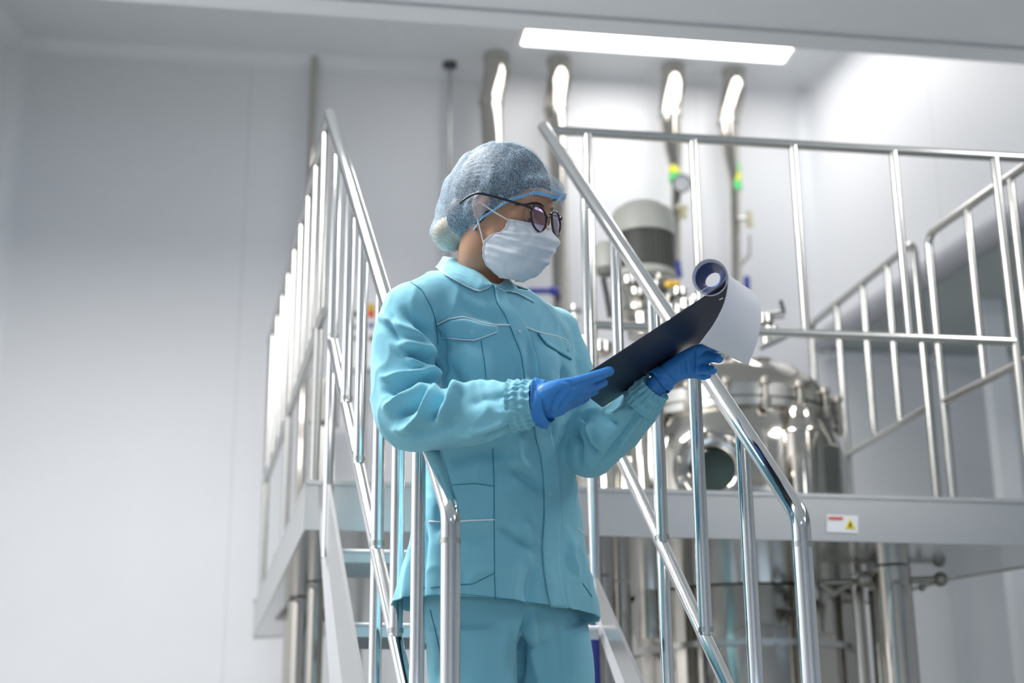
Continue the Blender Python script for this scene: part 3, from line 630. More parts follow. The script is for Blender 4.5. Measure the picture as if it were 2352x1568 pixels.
def strokes(V, N, L, mask=None):
    x, y, d = proj(V); tocam = CAM - V; tocam /= np.linalg.norm(tocam, axis=1)[:, None]
    face = np.clip((N * tocam).sum(1) * 2.0 + .3, 0, 1)
    D = np.zeros(len(V))
    for pts, w, h in L:
        pts = np.array(pts, float); seg = np.linalg.norm(pts[1:] - pts[:-1], axis=1); cum = np.concatenate([[0], np.cumsum(seg)])
        best = np.full(len(V), 1e9); bt = np.zeros(len(V))
        for i in range(len(seg)):
            a = pts[i]; ab = pts[i + 1] - a; k = np.clip(((x - a[0]) * ab[0] + (y - a[1]) * ab[1]) / (seg[i] ** 2), 0, 1)
            dd = np.hypot(x - a[0] - ab[0] * k, y - a[1] - ab[1] * k); u = dd < best
            best[u] = dd[u]; bt[u] = (cum[i] + k[u] * seg[i]) / cum[-1]
        tp = np.clip(np.minimum(bt, 1 - bt) * 4 + .25, 0, 1)
        D += GAIN * h * np.exp(-(best / w) ** 2) * tp
    D *= face
    if mask is not None: D *= mask
    return V + N * D[:, None]
def segdist(V, path):
    path = np.array(path); best = np.full(len(V), 1e9)
    for i in range(len(path) - 1):
        a = path[i]; ab = path[i + 1] - a; k = np.clip(((V - a) @ ab) / ab.dot(ab), 0, 1)
        best = np.minimum(best, np.linalg.norm(V - a - k[:, None] * ab, axis=1))
    return best
def smoothpath(pts, rad, n=40):
    pts = np.array(pts, float); rad = np.array(rad, float); m = len(pts)
    t = np.concatenate([[0], np.cumsum(np.linalg.norm(pts[1:] - pts[:-1], axis=1))]); q = np.linspace(0, t[-1], n)
    def cr(A):
        out = []
        for s in q:
            i = min(m - 2, max(0, np.searchsorted(t, s) - 1)); u = (s - t[i]) / (t[i + 1] - t[i]); h = t[i + 1] - t[i]
            p0, p1 = A[i], A[i + 1]
            m0 = (A[i + 1] - A[i - 1]) / (t[i + 1] - t[i - 1]) * h if i > 0 else (p1 - p0)
            m1 = (A[i + 2] - A[i]) / (t[i + 2] - t[i]) * h if i < m - 2 else (p1 - p0)
            out.append((2 * u**3 - 3 * u**2 + 1) * p0 + (u**3 - 2 * u**2 + u) * m0 + (-2 * u**3 + 3 * u**2) * p1 + (u**3 - u**2) * m1)
        return np.array(out)
    return list(cr(pts)), list(cr(rad[:, None])[:, 0])
def ring(c, a, b, e=2.3, n=56, F=Fb, R=Rb):
    out = []
    for j in range(n):
        t = 2 * PI * j / n; ct, st_ = math.cos(t), math.sin(t)
        out.append(c + R * a * abs(ct) ** (2 / e) * np.sign(ct) + F * b * abs(st_) ** (2 / e) * np.sign(st_))
    return out
def loft(mb, rings):
    n = len(rings[0]); mb.grid(rings, closed=True); o = len(mb.v) - n * len(rings)
    mb.f += [tuple(o + j for j in range(n - 1, -1, -1)), tuple(o + (len(rings) - 1) * n + j for j in range(n))]

foot = P(1180, 1568, 3.38); base = at_z(P(1150, 1300, 3.4), treads[5][2] + .0)
her = thing('person', 'woman in turquoise workwear, hair net, glasses and face mask reading a clipboard on the stairs', 'person', base)

# ---- head frame
HF = unit(RM @ nv(.85, -.187, .49)); HU = unit(RM @ nv(.2, .97, .02)); HU = unit(HU - HF * HU.dot(HF)); HR_ = np.cross(HF, HU)
HC = P(1161, 488, 3.3); HS = 1.07
def H(f, u, r): return HC + (HF * f + HU * u + HR_ * r) * HS
HAX = (HF, HR_, HU)
def hball(mb, f, u, r, rf, ru, rr, n=32): mb.ball(H(f, u, r), (rf * HS, rr * HS, ru * HS), HAX, n)
# ---- arms (axis points shared by sleeves and body)
RA = [P(948, 716, 3.22), P(928, 790, 3.20), P(925, 880, 3.17), P(938, 955, 3.13), P(1010, 962, 3.08), P(1100, 948, 3.03), P(1180, 932, 2.98), P(1222, 927, 2.968)]
RAr = [.062, .066, .065, .066, .060, .058, .045, .033]
LA = [P(1268, 772, 3.45), P(1300, 850, 3.44), P(1330, 960, 3.40), P(1350, 1040, 3.33), P(1400, 1000, 3.27), P(1455, 948, 3.22), P(1490, 908, 3.18), P(1501, 894, 3.17)]
LAr = [.062, .060, .057, .052, .051, .046, .037, .032]
NK0 = P(1098, 650, 3.38); NK1 = H(-.028, -.055, 0)
# ---- body: one continuous surface from head to feet, hands included
B = MB()
hball(B, -.008, .030, 0, .092, .088, .074); hball(B, .030, -.030, 0, .058, .075, .060); hball(B, .028, -.075, 0, .050, .036, .046)
hball(B, .058, -.098, 0, .020, .017, .020); hball(B, .052, .030, 0, .040, .040, .055)
hball(B, .060, .018, .03, .022, .014, .022); hball(B, .060, .018, -.03, .022, .014, .022)
hball(B, .052, -.030, .034, .024, .020, .022); hball(B, .052, -.030, -.034, .024, .020, .022)
hball(B, .066, -.060, 0, .022, .030, .030)
for s_e in (1, -1): hball(B, .050, -.004, .040 * s_e, .026, .022, .020)
B.tube([H(.080, .012, 0), H(.092, -.018, 0), H(.100, -.034, 0), H(.084, -.042, 0)], [.008 * HS, .010 * HS, .012 * HS, .010 * HS], 14)
for s in (1, -1): hball(B, .088, -.040, .011 * s, .010, .008, .008)
for s in (1, -1): hball(B, .0865, -.068, .008 * s, .008, .005, .014)
for s in (1, -1):     # ears
    ep = [H(-.012 + .016 * math.cos(a) * (1 if math.sin(a) > -.3 else .8), .003 + .030 * math.sin(a), s * (.0735 + .006 * max(0, -math.cos(a)))) for a in np.linspace(.2, 2 * PI - .9, 18)]
    B.tube(ep, [.0042 * HS] * 17 + [.007 * HS], 10); B.ball(H(-.010, .002, s * .0755), (.013 * HS, .004 * HS, .024 * HS), HAX, 18)
pts, rr = smoothpath([NK0 - nv(0, 0, .03), P(1103, 622, 3.345), H(-.030, -.075, 0), H(-.022, -.035, 0)], [.072, .0535, .0545, .05], 14); B.tube(pts, rr, 28)
CH = P(1125, 800, DT); HP = P(1150, 1380, DT + .02); ZF = treads[5][2]
def trow(py, cx, a, b, d=DT, e=2.3): c = P(cx, py, d); return ring(c, a, b, e)
TR = [(1400, 1141, .150, .105), (1300, 1145, .150, .100), (1180, 1148, .130, .090), (1080, 1148, .125, .085), (960, 1140, .140, .095), (860, 1130, .160, .100), (780, 1120, .165, .095), (720, 1108, .160, .080), (680, 1100, .11, .07), (650, 1098, .065, .06)]
loft(B, [trow(py, cx, a, b) for py, cx, a, b in TR])
for PA, PRR in ((RA, RAr), (LA, LAr)):
    pts, rr = smoothpath(PA, [max(.022, r * .48) for r in PRR], 30); B.tube(pts, rr, 20); B.ball(pts[0], .045)
    B.tube([P(1110, 720, 3.35), PA[0]], [.06, .045], 16)
ftR = at_z(P(1120, 1568, 3.26), ZF); ftL = at_z(P(1255, 1568, 3.40), ZF)
legs = []
for hx, c1, ft in ((P(1082, 1440, 3.29), P(1087, 1568, 3.27), ftR), (P(1250, 1440, 3.39), P(1268, 1568, 3.385), ftL)):
    ank = at_z(ft, ZF + .09); kn = c1 + (ank - c1) * .45
    pts, rr = smoothpath([hx, c1, kn, ank], [.070, .068, .052, .036], 24); B.tube(pts, rr, 20); legs.append((pts, ft))
    B.tube([ank, at_z(ft, ZF + .05) + Fb * .05, at_z(ft, ZF + .035) + Fb * .14], [.036, .036, .026], 14); B.ball(at_z(ft, ZF + .035) + Fb * .14, .028); B.ball(at_z(ft, ZF + .04) - Fb * .03, .034)
# ---- hands
def hand_mb(chains, k=1.0, add=0.0):
    m = MB()
    for c in chains:
        p, r = smoothpath([P(*q[:3]) for q in c], [q[3] * k + add for q in c], 4 * len(c) + 4); m.tube(p, r, 14)
        m.ball(p[-1], r[-1], n=14); m.ball(p[0], r[0], n=14)
    return m
RH = [[(1226, 926, 2.962, .024), (1262, 905, 2.955, .024), (1322, 879, 2.965, .0125), (1363, 866, 2.985, .0112), (1400, 852, 3.005, .0095)],
      [(1236, 927, 2.960, .025), (1270, 912, 2.955, .022), (1322, 896, 2.965, .012), (1356, 889, 3.0, .0105), (1386, 878, 3.03, .009)],
      [(1236, 927, 2.960, .025), (1270, 922, 2.957, .022), (1316, 911, 2.97, .012), (1345, 905, 3.01, .0098), (1366, 897, 3.045, .0085)],
      [(1236, 932, 2.962, .023), (1272, 934, 2.965, .021), (1306, 928, 2.985, .0115), (1330, 921, 3.02, .0092), (1346, 914, 3.055, .008)],
      [(1245, 912, 2.97, .020), (1285, 896, 3.0, .015), (1325, 888, 3.04, .012), (1362, 872, 3.062, .0095)]]
LH = [[(1499, 895, 3.168, .019), (1535, 856, 3.18, .021), (1600, 806, 3.20, .0125), (1634, 800, 3.20, .0108), (1655, 797, 3.19, .009)],
      [(1499, 895, 3.168, .019), (1548, 854, 3.185, .022), (1606, 824, 3.20, .0125), (1632, 820, 3.185, .0108), (1651, 823, 3.165, .0095)],
      [(1499, 895, 3.168, .019), (1548, 856, 3.185, .021), (1604, 846, 3.20, .012), (1622, 848, 3.185, .0105), (1636, 850, 3.17, .0095)],
      [(1499, 895, 3.168, .019), (1545, 854, 3.195, .020), (1592, 856, 3.215, .0115), (1612, 862, 3.22, .0095), (1625, 862, 3.21, .008)],
      [(1520, 868, 3.19, .018), (1545, 836, 3.225, .015), (1580, 800, 3.28, .0115), (1602, 772, 3.30, .0095)]]
for HH in (RH, LH):
    hm = hand_mb(HH, 1.0, -.0042 if HH is RH else -.0038); B.add(hm.v, hm.f)
V, E, Fs = remesh(B, .0042, 3)
# eye sockets, nostril wings and lid creases pressed into the face
def push(V, c, r, h, dr): d = np.linalg.norm(V - c, axis=1); return V + dr * (h * np.exp(-(d / r) ** 2))[:, None]
for s in (1, -1):
    V = push(V, H(.082, .0, .033 * s), .016, -.010, HF)
    V = push(V, H(.088, -.046, .012 * s), .006, .002, HR_ * s)
body = to_mb(V, Fs).build('body', 'skin', her, angle=180)
body_bvh = BVHTree.FromPolygons([tuple(p) for p in V], Fs)
for s in (1, -1):
    ec = H(.0685, .0, .034 * s); e = MB(); e.ball(ec, .0125 * HS, HAX, 20); eo = e.build('eye', 'eye', her)
    gd = unit(HF - HU * .35); ir = MB(); ir.lathe(ec + gd * .0112 * HS, [(.006 * HS, 0), (.0045 * HS, .0018 * HS), (0, .0026 * HS)], 20, gd); ir.build('iris', 'iris', eo)
    # upper lid lowered as she reads, with lashes
    rows = []
    for t in np.linspace(-.55, 1.4, 10):
        rows.append([ec + (HF * math.cos(t) * math.cos(q) + HU * math.sin(t) + HR_ * math.sin(q) * math.cos(t * .6)) * .0140 * HS for q in np.linspace(-1.55, 1.55, 18)])
    m = MB(); m.grid(rows); m.build('upper_eyelid', 'skin', her, angle=180)
    m = MB(); m.tube([ec + (HF * math.cos(-.56) * math.cos(q) + HU * math.sin(-.56) + HR_ * math.sin(q)) * .0146 * HS for q in np.linspace(-.8, .8, 14)], .0009, 6); m.build('eyelashes', 'hair', her)
    # eyebrow lying on the brow ridge
    bp = []
    for q in np.linspace(0, 1, 12):
        o_ = H(.16, .026 - .010 * (q - .35) ** 2 * 3, s * (.014 + .042 * q)); hit = body_bvh.ray_cast(Vector(o_), Vector(-HF))
        if hit[0] is not None: bp.append(nv(*hit[0]) + HF * .0008)
    if len(bp) > 3: m = MB(); m.tube(bp, [.0010 + .0016 * math.sin(PI * i / (len(bp) - 1)) for i in range(len(bp))], 8); m.build('eyebrow', 'hair', her)
lp = [H(.0935 - 5 * (q ** 2), -.070, q) for q in np.linspace(-.02, .02, 9)]
MB().tube(lp, [.001, .003, .0042, .0045, .004, .0045, .0042, .003, .001], 10).build('lips', 'lip', her)
# ---- hair under the net
hb = MB(); hball(hb, -.016, .040, 0, .0985, .0955, .0805); hball(hb, -.075, -.02, 0, .045, .05, .06)
V, E, Fs = remesh(hb, .004, 3)
def local(V): q = (V - HC) / HS; return q @ HF, q @ HU, q @ HR_
f, u, r = local(V)
def Ub(f): return np.interp(f, [-.12, -.07, -.039, -.010, .0127, .035, .0754, .10, .13], [-.105, -.092, -.049, -.033, -.008, .014, .0444, .046, .046])
keep = u > Ub(f) + .006
Fk = [q for q in Fs if all(keep[i] for i in q)]
# strands: fine grooves running back from the forehead
N = vnorm(V, Fs); ang = np.arctan2(r, u - .0); V = V + N * (.0012 * np.sin(ang * 70 + f * 60) * HS)[:, None]
hair = to_mb(V, Fk).build('hair', 'hair', her, angle=180)
hb = MB(); hball(hb, -.112, -.060, .0, .036, .034, .045); hball(hb, -.085, -.045, 0, .03, .03, .04)
V, E, Fs = remesh(hb, .0035, 2); N = vnorm(V, Fs); f, u, r = local(V)
V = V + N * (.0016 * np.sin(u * 900 + f * 250 + 2 * np.sin(r * 90)))[:, None]
to_mb(V, Fs).build('hair_bun', 'bun', hair, angle=180)
# ---- hair net
cb = MB(); hball(cb, -.018, .040, 0, .108, .1005, .088); hball(cb, -.070, .0, 0, .07, .075, .076); hball(cb, -.112, -.058, 0, .044, .042, .052); hball(cb, -.014, .0, .060, .036, .042, .033); hball(cb, -.014, .0, -.060, .036, .042, .033); hball(cb, .055, .060, 0, .060, .030, .060); hball(cb, -.03, -.01, 0, .07, .05, .083)
cb.tube([H(-.03, .05, 0), H(-.075, .0, 0), H(-.105, -.05, 0)], [.098, .086, .056], 28); cb.tube([H(.0, .045, 0), H(.055, .055, 0)], [.098, .066], 28)
V, E, Fs = remesh(cb, .003, 30); N = vnorm(V, Fs); f, u, r = local(V)
nz = np.array([mnoise.noise(Vector((a * 28, b * 28, c * 28))) for a, b, c in zip(f, u, r)]); nz2 = np.array([mnoise.noise(Vector((a * 75 + 5, b * 40, c * 75))) for a, b, c in zip(f, u, r)])
edge = np.clip((u - Ub(f)) / .03, 0, 1)
V = V + N * (.0030 * nz + .0016 * nz2 - .004 * (1 - edge))[:, None]
V = V + N * (.0010 * np.sin(f * 420 + 3 * nz) * (1 - edge))[:, None]
net_bvh = BVHTree.FromPolygons([tuple(p) for p in V], Fs)
keep = u > Ub(f)
net = to_mb(V, [q for q in Fs if all(keep[i] for i in q)]).build('hair_net', 'net', her, angle=180); net['label'] = 'sheer pale blue disposable hair net'
# elastic ruffle along its edge
edgeL = []
for ff in np.linspace(-.115, .104, 170):
    hit = net_bvh.ray_cast(Vector(H(ff, float(Ub(ff)), .2)), Vector(-HR_))
    if hit[0] is not None: edgeL.append((ff, nv(*hit[0])))
fmax = edgeL[-1][0]; rl_ = [p for _, p in edgeL]
mir = [p - HR_ * 2 * (p - HC).dot(HR_) for p in rl_]
full = rl_ + [(rl_[-1] * (1 - t) + mir[-1] * t) + HF * .012 * math.sin(PI * t) for t in np.linspace(.08, .92, 22)] + mir[::-1]
full = np.array(full)
for _i in range(12): full[1:-1] = (full[:-2] + full[2:] + 2 * full[1:-1]) / 4
L_ = np.concatenate([[0], np.cumsum(np.linalg.norm(full[1:] - full[:-1], axis=1))]); q = np.linspace(0, L_[-1], 900)
fu = np.stack([np.interp(q, L_, full[:, c]) for c in range(3)], 1)
m = MB(); G = []
for w_, (h, o_, amp) in enumerate(((.0034, .0020, 0), (.0018, .0038, .0003), (.0008, .0027, .0003), (-.0002, .0036, .0005), (-.0030, .0028, .0012))):
    row = []
    for i, p in enumerate(fu):
        out = unit((p - HC) - HU * (p - HC).dot(HU)); ph = math.sin(q[i] * 1050); tooth = (1 if ph > 0 else 0) * (.0014 if w_ == 4 else 0)
        row.append(p + HU * (h - tooth) + out * (o_ + amp * ph))
    G.append(row)
m.grid(G); eb = m.build('elastic_ruffle', 'netband', net, angle=180)
# tuft gathered at the brow
m = MB()
for k in range(9):
    a = H(.108 + .002 * k, .050 + .003 * math.sin(k), -.01 + .004 * (k - 4)); m.tube([H(.095, .062, .005 * (k - 4)), a, H(.122 - .002 * abs(k - 4), .040 + .004 * math.sin(k * 2.2), .003 * (k - 4))], [.002, .004, .0015], 8)
m.build('gathered_tuft', 'net', net)
# ---- face mask
rowsC = [(.097, -.014), (.120, -.034), (.118, -.058), (.107, -.084), (.091, -.110), (.064, -.126)]
rowsS = [(.050, -.016, .0655), (.041, -.040, .066), (.015, -.055, .0685), (.004, -.078, .064), (.014, -.108, .055), (.036, -.128, .032)]
nt_, ns_ = 61, 61; tt = np.linspace(0, 1, nt_); kx = np.linspace(0, 1, 6)
def cubic(kx, ky, t):
    ky = np.array(ky); i = np.clip(np.searchsorted(kx, t) - 1, 0, len(kx) - 2); h = kx[1] - kx[0]; u = (t - kx[i]) / h
    d = np.gradient(ky, h); return (2 * u**3 - 3 * u**2 + 1) * ky[i] + (u**3 - 2 * u**2 + u) * h * d[i] + (-2 * u**3 + 3 * u**2) * ky[i + 1] + (u**3 - u**2) * h * d[i + 1]
cF = cubic(kx, [a for a, b in rowsC], tt); cU = cubic(kx, [b for a, b in rowsC], tt)
sF = cubic(kx, [a for a, b, c in rowsS], tt); sU = cubic(kx, [b for a, b, c in rowsS], tt); sR = cubic(kx, [c for a, b, c in rowsS], tt)
G = []
for i, t in enumerate(tt):
    row = []
    for s in np.linspace(-1, 1, ns_):
        c = max(0, math.cos(s * PI / 2)); k = c ** (.75 + .45 * math.exp(-(t / .14) ** 2))
        ff = sF[i] + (cF[i] - sF[i]) * k; uu = sU[i] + (cU[i] - sU[i]) * k; rr_ = sR[i] * math.sin(s * PI / 2) ** 1
        rr_ *= 1 - .10 * math.exp(-((t - .15) / .2) ** 2) * math.sin(abs(s) * PI)
        pl = sum(.0035 * math.exp(-(((t - p0) * 26) ** 2)) for p0 in (.22, .40, .58)) * (.6 + .4 * c) + .0016 * math.sin(t * 60 + 6 * s) * (1 - c) ** 2
        pl += .006 * math.exp(-(((t - .45 - .5 * (abs(s) - .4)) * 9) ** 2)) * math.exp(-((abs(s) - .6) / .2) ** 2)
        wr = .0042 * mnoise.noise(Vector((s * 3, t * 6, 2.0))) + .0022 * mnoise.noise(Vector((s * 11, t * 9, 7.0)))
        row.append(H(ff + (pl + wr) * .8, uu, rr_ + (pl + wr) * .6 * math.sin(s * PI / 2)))
    G.append(row)
m = MB(); m.grid(G); mk = m.build('face_mask', 'mask', her, angle=180); mk['label'] = 'white pleated disposable face mask'
sol = mk.modifiers.new('s', 'SOLIDIFY'); sol.thickness = .0012
for (a, b) in ((0, 0), (nt_ - 1, nt_ - 1)): MB().tube([nv(*p) for p in G[a]], .0011, 6).build('mask_binding', 'mask', mk)
MB().tube([nv(*r[-1]) for r in G], .0013, 6).build('mask_binding', 'mask', mk); MB().tube([nv(*r[0]) for r in G], .0013, 6).build('mask_binding', 'mask', mk)
for s in (1, -1):
    j = -1 if s > 0 else 0
    for a, mid, e in ((nv(*G[1][j]), H(.018, -.008, .080 * s), H(-.006, .004, .083 * s)), (nv(*G[34][j]), H(-.004, -.042, .077 * s), H(-.012, -.026, .080 * s))):
        MB().tube([a * (1 - t) ** 2 + mid * 2 * t * (1 - t) + e * t * t for t in np.linspace(0, 1, 12)], .0014, 8).build('ear_loop', 'mask', mk)
# ---- glasses
gl = None; fm = MB(); hinge = {}
def lensring(s, r, n=40):
    c = H(.096, -.001, .0365 * s); wr = math.radians(9) * s
    rx = unit(HR_ * math.cos(wr) - HF * math.sin(wr)); uy = unit(HU - HF * .28)
    return c, rx, uy, [c + rx * r * 1.02 * HS * math.cos(a) * (1 if True else 1) + uy * r * HS * (math.sin(a) + .06 * math.cos(2 * a) - .04) for a in np.linspace(0, 2 * PI, n, endpoint=False)]
lenses = []
for s in (1, -1):
    c, rx, uy, ptsr = lensring(s, .0245); ptsr2 = ptsr + ptsr[:2]; fm.tube(ptsr2, .0021 * HS, 10, cap=False); lenses.append((c, rx, uy, ptsr))
fm.tube([H(.098, .004, .013), H(.101, .008, 0), H(.098, .004, -.013)], .0022, 10)
for s in (1, -1):
    p = [H(.092, .010, .060 * s), H(.090, .013, .064 * s), H(.078, .015, .070 * s), H(-.003, .0215, .0910 * s), H(-.022, .018, .0935 * s), H(-.040, .006, .0925 * s), H(-.052, -.004, .0885 * s)]
    pp, rr = smoothpath(p, [.0026, .0030, .0026, .0024, .0024, .0024, .0022], 40); fm.tube(pp, rr, 10)
gl = fm.build('glasses', 'glasses', her); gl['label'] = 'black round-rimmed glasses'
for c, rx, uy, pr_ in lenses:
    m = MB(); nf = unit(np.cross(rx, uy)); n = len(pr_); rowsL = [[c + (nv(*p) - c) * k - HF * (-.0025 * (1 - k * k)) for p in pr_] for k in (1, .8, .6, .4, .2, .02)]
    m.grid(rowsL, closed=True); m.build('lens', 'lens', gl, angle=180)

# ------------------------------------------------------------------ jacket
J = MB()
def jrow(py, cx, a, b, d=DT, e=2.2): return ring(P(cx, py, d), a, b, e, 64)
JR = [(1440, 1141, .244, .170), (1402, 1141, .238, .165), (1370, 1142, .232, .160), (1300, 1144, .212, .148), (1200, 1148, .190, .134), (1110, 1152, .172, .122), (1030, 1152, .166, .118), (940, 1146, .170, .124), (860, 1140, .184, .130), (800, 1130, .192, .127), (745, 1118, .194, .112), (705, 1106, .186, .095), (678, 1100, .158, .085), (658, 1096, .115, .078), (640, 1092, .078, .070), (622, 1090, .066, .062)]
loft(J, [jrow(*q) for q in JR])
for PA, PRR in ((RA, RAr), (LA, LAr)):
    pts, rr = smoothpath(PA, PRR, 40); J.tube(pts, rr, 28); J.ball(pts[0], PRR[0] * 1.02)
J.tube([P(1105, 700, 3.34), P(1010, 688, 3.28), RA[0]], [.062, .060, .060], 20); J.tube([P(1130, 715, 3.36), LA[0]], [.07, .06], 20)
# bust
for s, (px, py, d) in ((1, (1075, 845, 3.235)), (-1, (1215, 850, 3.29))): J.ball(P(px, py, d), (.068, .06, .072), n=24)
V, E, Fs = remesh(J, .0042, 10)
dR = segdist(V, RA[1:]); dL = segdist(V, LA[1:]); 
x_, y_, d_ = proj(V)
armR = 1 / (1 + np.exp((dR - .078) / .004)); armL = 1 / (1 + np.exp((dL - .066) / .004)); tor = np.clip(1 - armR - armL, 0, 1)
N = vnorm(V, Fs)
SR = [([(906, 790), (940, 793), (972, 800), (1000, 814)], 9, .010), ([(885, 868), (936, 864), (974, 858), (1012, 880)], 7, .012),
      ([(888, 938), (923, 918), (952, 910), (978, 896), (1010, 880)], 8, .010), ([(908, 986), (945, 980), (974, 957), (994, 920), (1010, 886)], 9, .013),
      ([(999, 970), (1018, 962), (1038, 934), (1047, 900), (1072, 889)], 9, .013), ([(1074, 896), (1094, 880), (1120, 874), (1150, 880)], 10, .006),
      ([(914, 800), (945, 832), (999, 866)], 6, .009), ([(866, 722), (912, 748), (972, 776), (999, 800)], 8, .008),
      ([(914, 684), (945, 726), (980, 762), (994, 790)], 14, -.013), ([(922, 814), (958, 818), (1000, 848)], 8, -.011),
      ([(892, 900), (945, 889), (1000, 874)], 9, -.011), ([(905, 955), (945, 938), (986, 904)], 9, -.012), ([(985, 968), (1006, 940), (1024, 904)], 8, -.012),
      ([(940, 1000), (1000, 985), (1050, 960)], 14, -.006), ([(1010, 882), (1026, 904), (1044, 893)], 6, -.014), ([(1075, 930), (1110, 915), (1160, 915)], 14, -.005),
      ([(1060, 1000), (1110, 985), (1170, 965)], 8, .006), ([(1110, 1010), (1150, 985), (1195, 970)], 6, -.005), ([(1140, 905), (1180, 905), (1210, 908)], 5, -.004), ([(1140, 945), (1180, 948), (1212, 946)], 5, .004),
      ([(870, 830), (882, 900), (900, 960)], 12, .004), ([(895, 720), (905, 760), (925, 800)], 8, -.006)]
GAIN = 2.15
V = strokes(V, N, SR, armR)
GAIN = 2.2
SL = [([(1408, 1045), (1442, 998), (1490, 930)], 5, .008), ([(1378, 1075), (1420, 1015), (1470, 950), (1500, 915)], 7, -.006), ([(1318, 980), (1332, 1020), (1330, 1070)], 7, -.009),
      ([(1330, 970), (1362, 985), (1372, 1030)], 7, .008), ([(1345, 960), (1352, 1000), (1375, 1050)], 6, -.008), ([(1390, 950), (1420, 950), (1440, 935)], 7, .007), ([(1440, 935), (1470, 920), (1492, 892)], 5, -.005), ([(1375, 940), (1395, 965), (1420, 975)], 7, -.006), ([(1320, 960), (1345, 945), (1385, 940)], 7, .006)]
V = strokes(V, N, SL, armL)
ST = [([(1005, 735), (1014, 790), (1010, 850), (1006, 880)], 9, -.014), ([(1170, 1076), (1205, 1094), (1245, 1123)], 12, -.007), ([(1200, 1190), (1212, 1225), (1232, 1256)], 9, .009), ([(1140, 1208), (1190, 1240), (1240, 1262)], 10, -.007),
      ([(1000, 1110), (1010, 1160), (1000, 1230)], 12, -.008), ([(1030, 1060), (1110, 1040), (1190, 1040)], 16, -.006), ([(1180, 980), (1190, 1060), (1215, 1090)], 12, .005), ([(1320, 1235), (1310, 1270), (1325, 1320)], 8, .005),
      ([(1020, 830), (1060, 900), (1120, 920)], 16, -.007), ([(1180, 790), (1200, 850), (1205, 900)], 8, .005), ([(1210, 780), (1225, 850), (1222, 900)], 8, -.004), ([(1040, 1210), (1090, 1240), (1130, 1230)], 16, -.005),
      ([(1060, 690), (1090, 720), (1150, 735)], 12, -.005), ([(955, 1230), (945, 1300), (930, 1390)], 9, .006), ([(975, 1200), (968, 1290), (960, 1390)], 9, -.007), ([(1050, 1300), (1030, 1350), (1020, 1395)], 12, .005), ([(1230, 1300), (1215, 1350), (1220, 1400)], 11, -.006), ([(1190, 1290), (1175, 1350), (1170, 1400)], 11, .004),
      ([(1240, 690), (1280, 730), (1310, 790)], 10, .004), ([(1255, 850), (1270, 920), (1270, 1000)], 14, .005), ([(1290, 840), (1300, 900), (1300, 960)], 9, -.008)]
V = strokes(V, N, ST, tor)
nz = np.array([mnoise.noise(Vector(p * 9)) for p in V]); N = vnorm(V, Fs); n2_ = np.array([mnoise.noise(Vector((p[0] * 16 + 3, p[1] * 16, p[2] * 11))) for p in V]); V = V + N * (.0022 * nz + .0035 * (1 - np.abs(n2_)) ** 6)[:, None]
V = lap(V, E, 1)
# open hem, open neck
hemz = P(1141, 1404, DT)[2] - .045 * (V[:, 0] - P(1141, 1404, DT)[0]); N = vnorm(V, Fs)
openv = V[:, 2] < hemz
V[:, 2] = np.where(openv & (V[:, 2] > hemz - .006), hemz, V[:, 2])
nc = P(1091, 628, DT); NB_ = P(1060, 608, 3.43); NF_ = P(1146, 655, 3.26); npl = np.cross(NF_ - NB_, Rb); npl = unit(npl if npl[2] > 0 else -npl); up_ = (V - NB_) @ npl
neckv = (up_ > 0); V[neckv & (up_ < .006)] -= np.outer(up_[neckv & (up_ < .006)], npl); openv |= neckv
jmesh = to_mb(V, [q for q in Fs if not all(openv[i] for i in q)])
jk = jmesh.build('jacket', 'cloth', her, angle=180); jk['label'] = 'turquoise button-front work jacket with white piping'
sol = jk.modifiers.new('s', 'SOLIDIFY'); sol.thickness = .003; sol.offset = -1
jb = BVHTree.FromPolygons([tuple(p) for p in V], Fs)
def hitj(px, py, bvh=None, torso=False):
    bv = bvh or jb; r = ray(px, py); o_ = CAM + r * (3.17 if torso else 2.0)
    h = bv.ray_cast(Vector(o_), Vector(unit(r)))
    return (nv(*h[0]), nv(*h[1])) if h[0] is not None else (None, None)
def poly(pts, n):
    pts = np.array(pts, float); L = np.concatenate([[0], np.cumsum(np.linalg.norm(pts[1:] - pts[:-1], axis=1))]); q = np.linspace(0, L[-1], n)
    return np.stack([np.interp(q, L, pts[:, c]) for c in range(2)], 1)
def drape(name, left, right, nu, nv_, off, th, mm, par, edge=0.0):
    A = poly(left, nv_); Bq = poly(right, nv_); G = []; last = None
    for i in range(nv_):
        row = []
        for k in np.linspace(0, 1, nu):
            q = A[i] * (1 - k) + Bq[i] * k; p, n_ = hitj(*q)
            if p is None: p, n_ = last if last else (P(q[0], q[1], 3.2), -ray(*q))
            last = (p, n_); tc = unit(CAM - p); n2 = unit(n_ if n_.dot(tc) > 0 else -n_); row.append(p + unit(n2 + tc * .8) * off)
        G.append(row)
    G = np.array(G)
    for it in range(2): G[1:-1] = (G[:-2] + G[2:] + 2 * G[1:-1]) / 4
    m = MB(); m.grid(G.tolist()); o = m.build(name, mm, par, angle=180)
    s = o.modifiers.new('s', 'SOLIDIFY'); s.thickness = th; s.offset = 0
    return o
def line3(pts, n=60, off=.001):
    q = poly(pts, n); out = []
    for a in q:
        p, n_ = hitj(*a)
        if p is not None: out.append(p + unit(CAM - p) * off)
    if not out: return []
    ok = [out[0]]
    for p in out[1:]:
        if np.linalg.norm(p - ok[-1]) < .03: ok.append(p)
    ok = np.array(ok)
    if len(ok) > 4: ok[1:-1] = (ok[:-2] + ok[2:] + 2 * ok[1:-1]) / 4
    return list(ok)
def seam(name, pts, r, mm, off=.0006, n=60):
    q = line3(pts, n, off)
    if len(q) > 3: return MB().tube(q, r, 8).build(name, mm, jk)
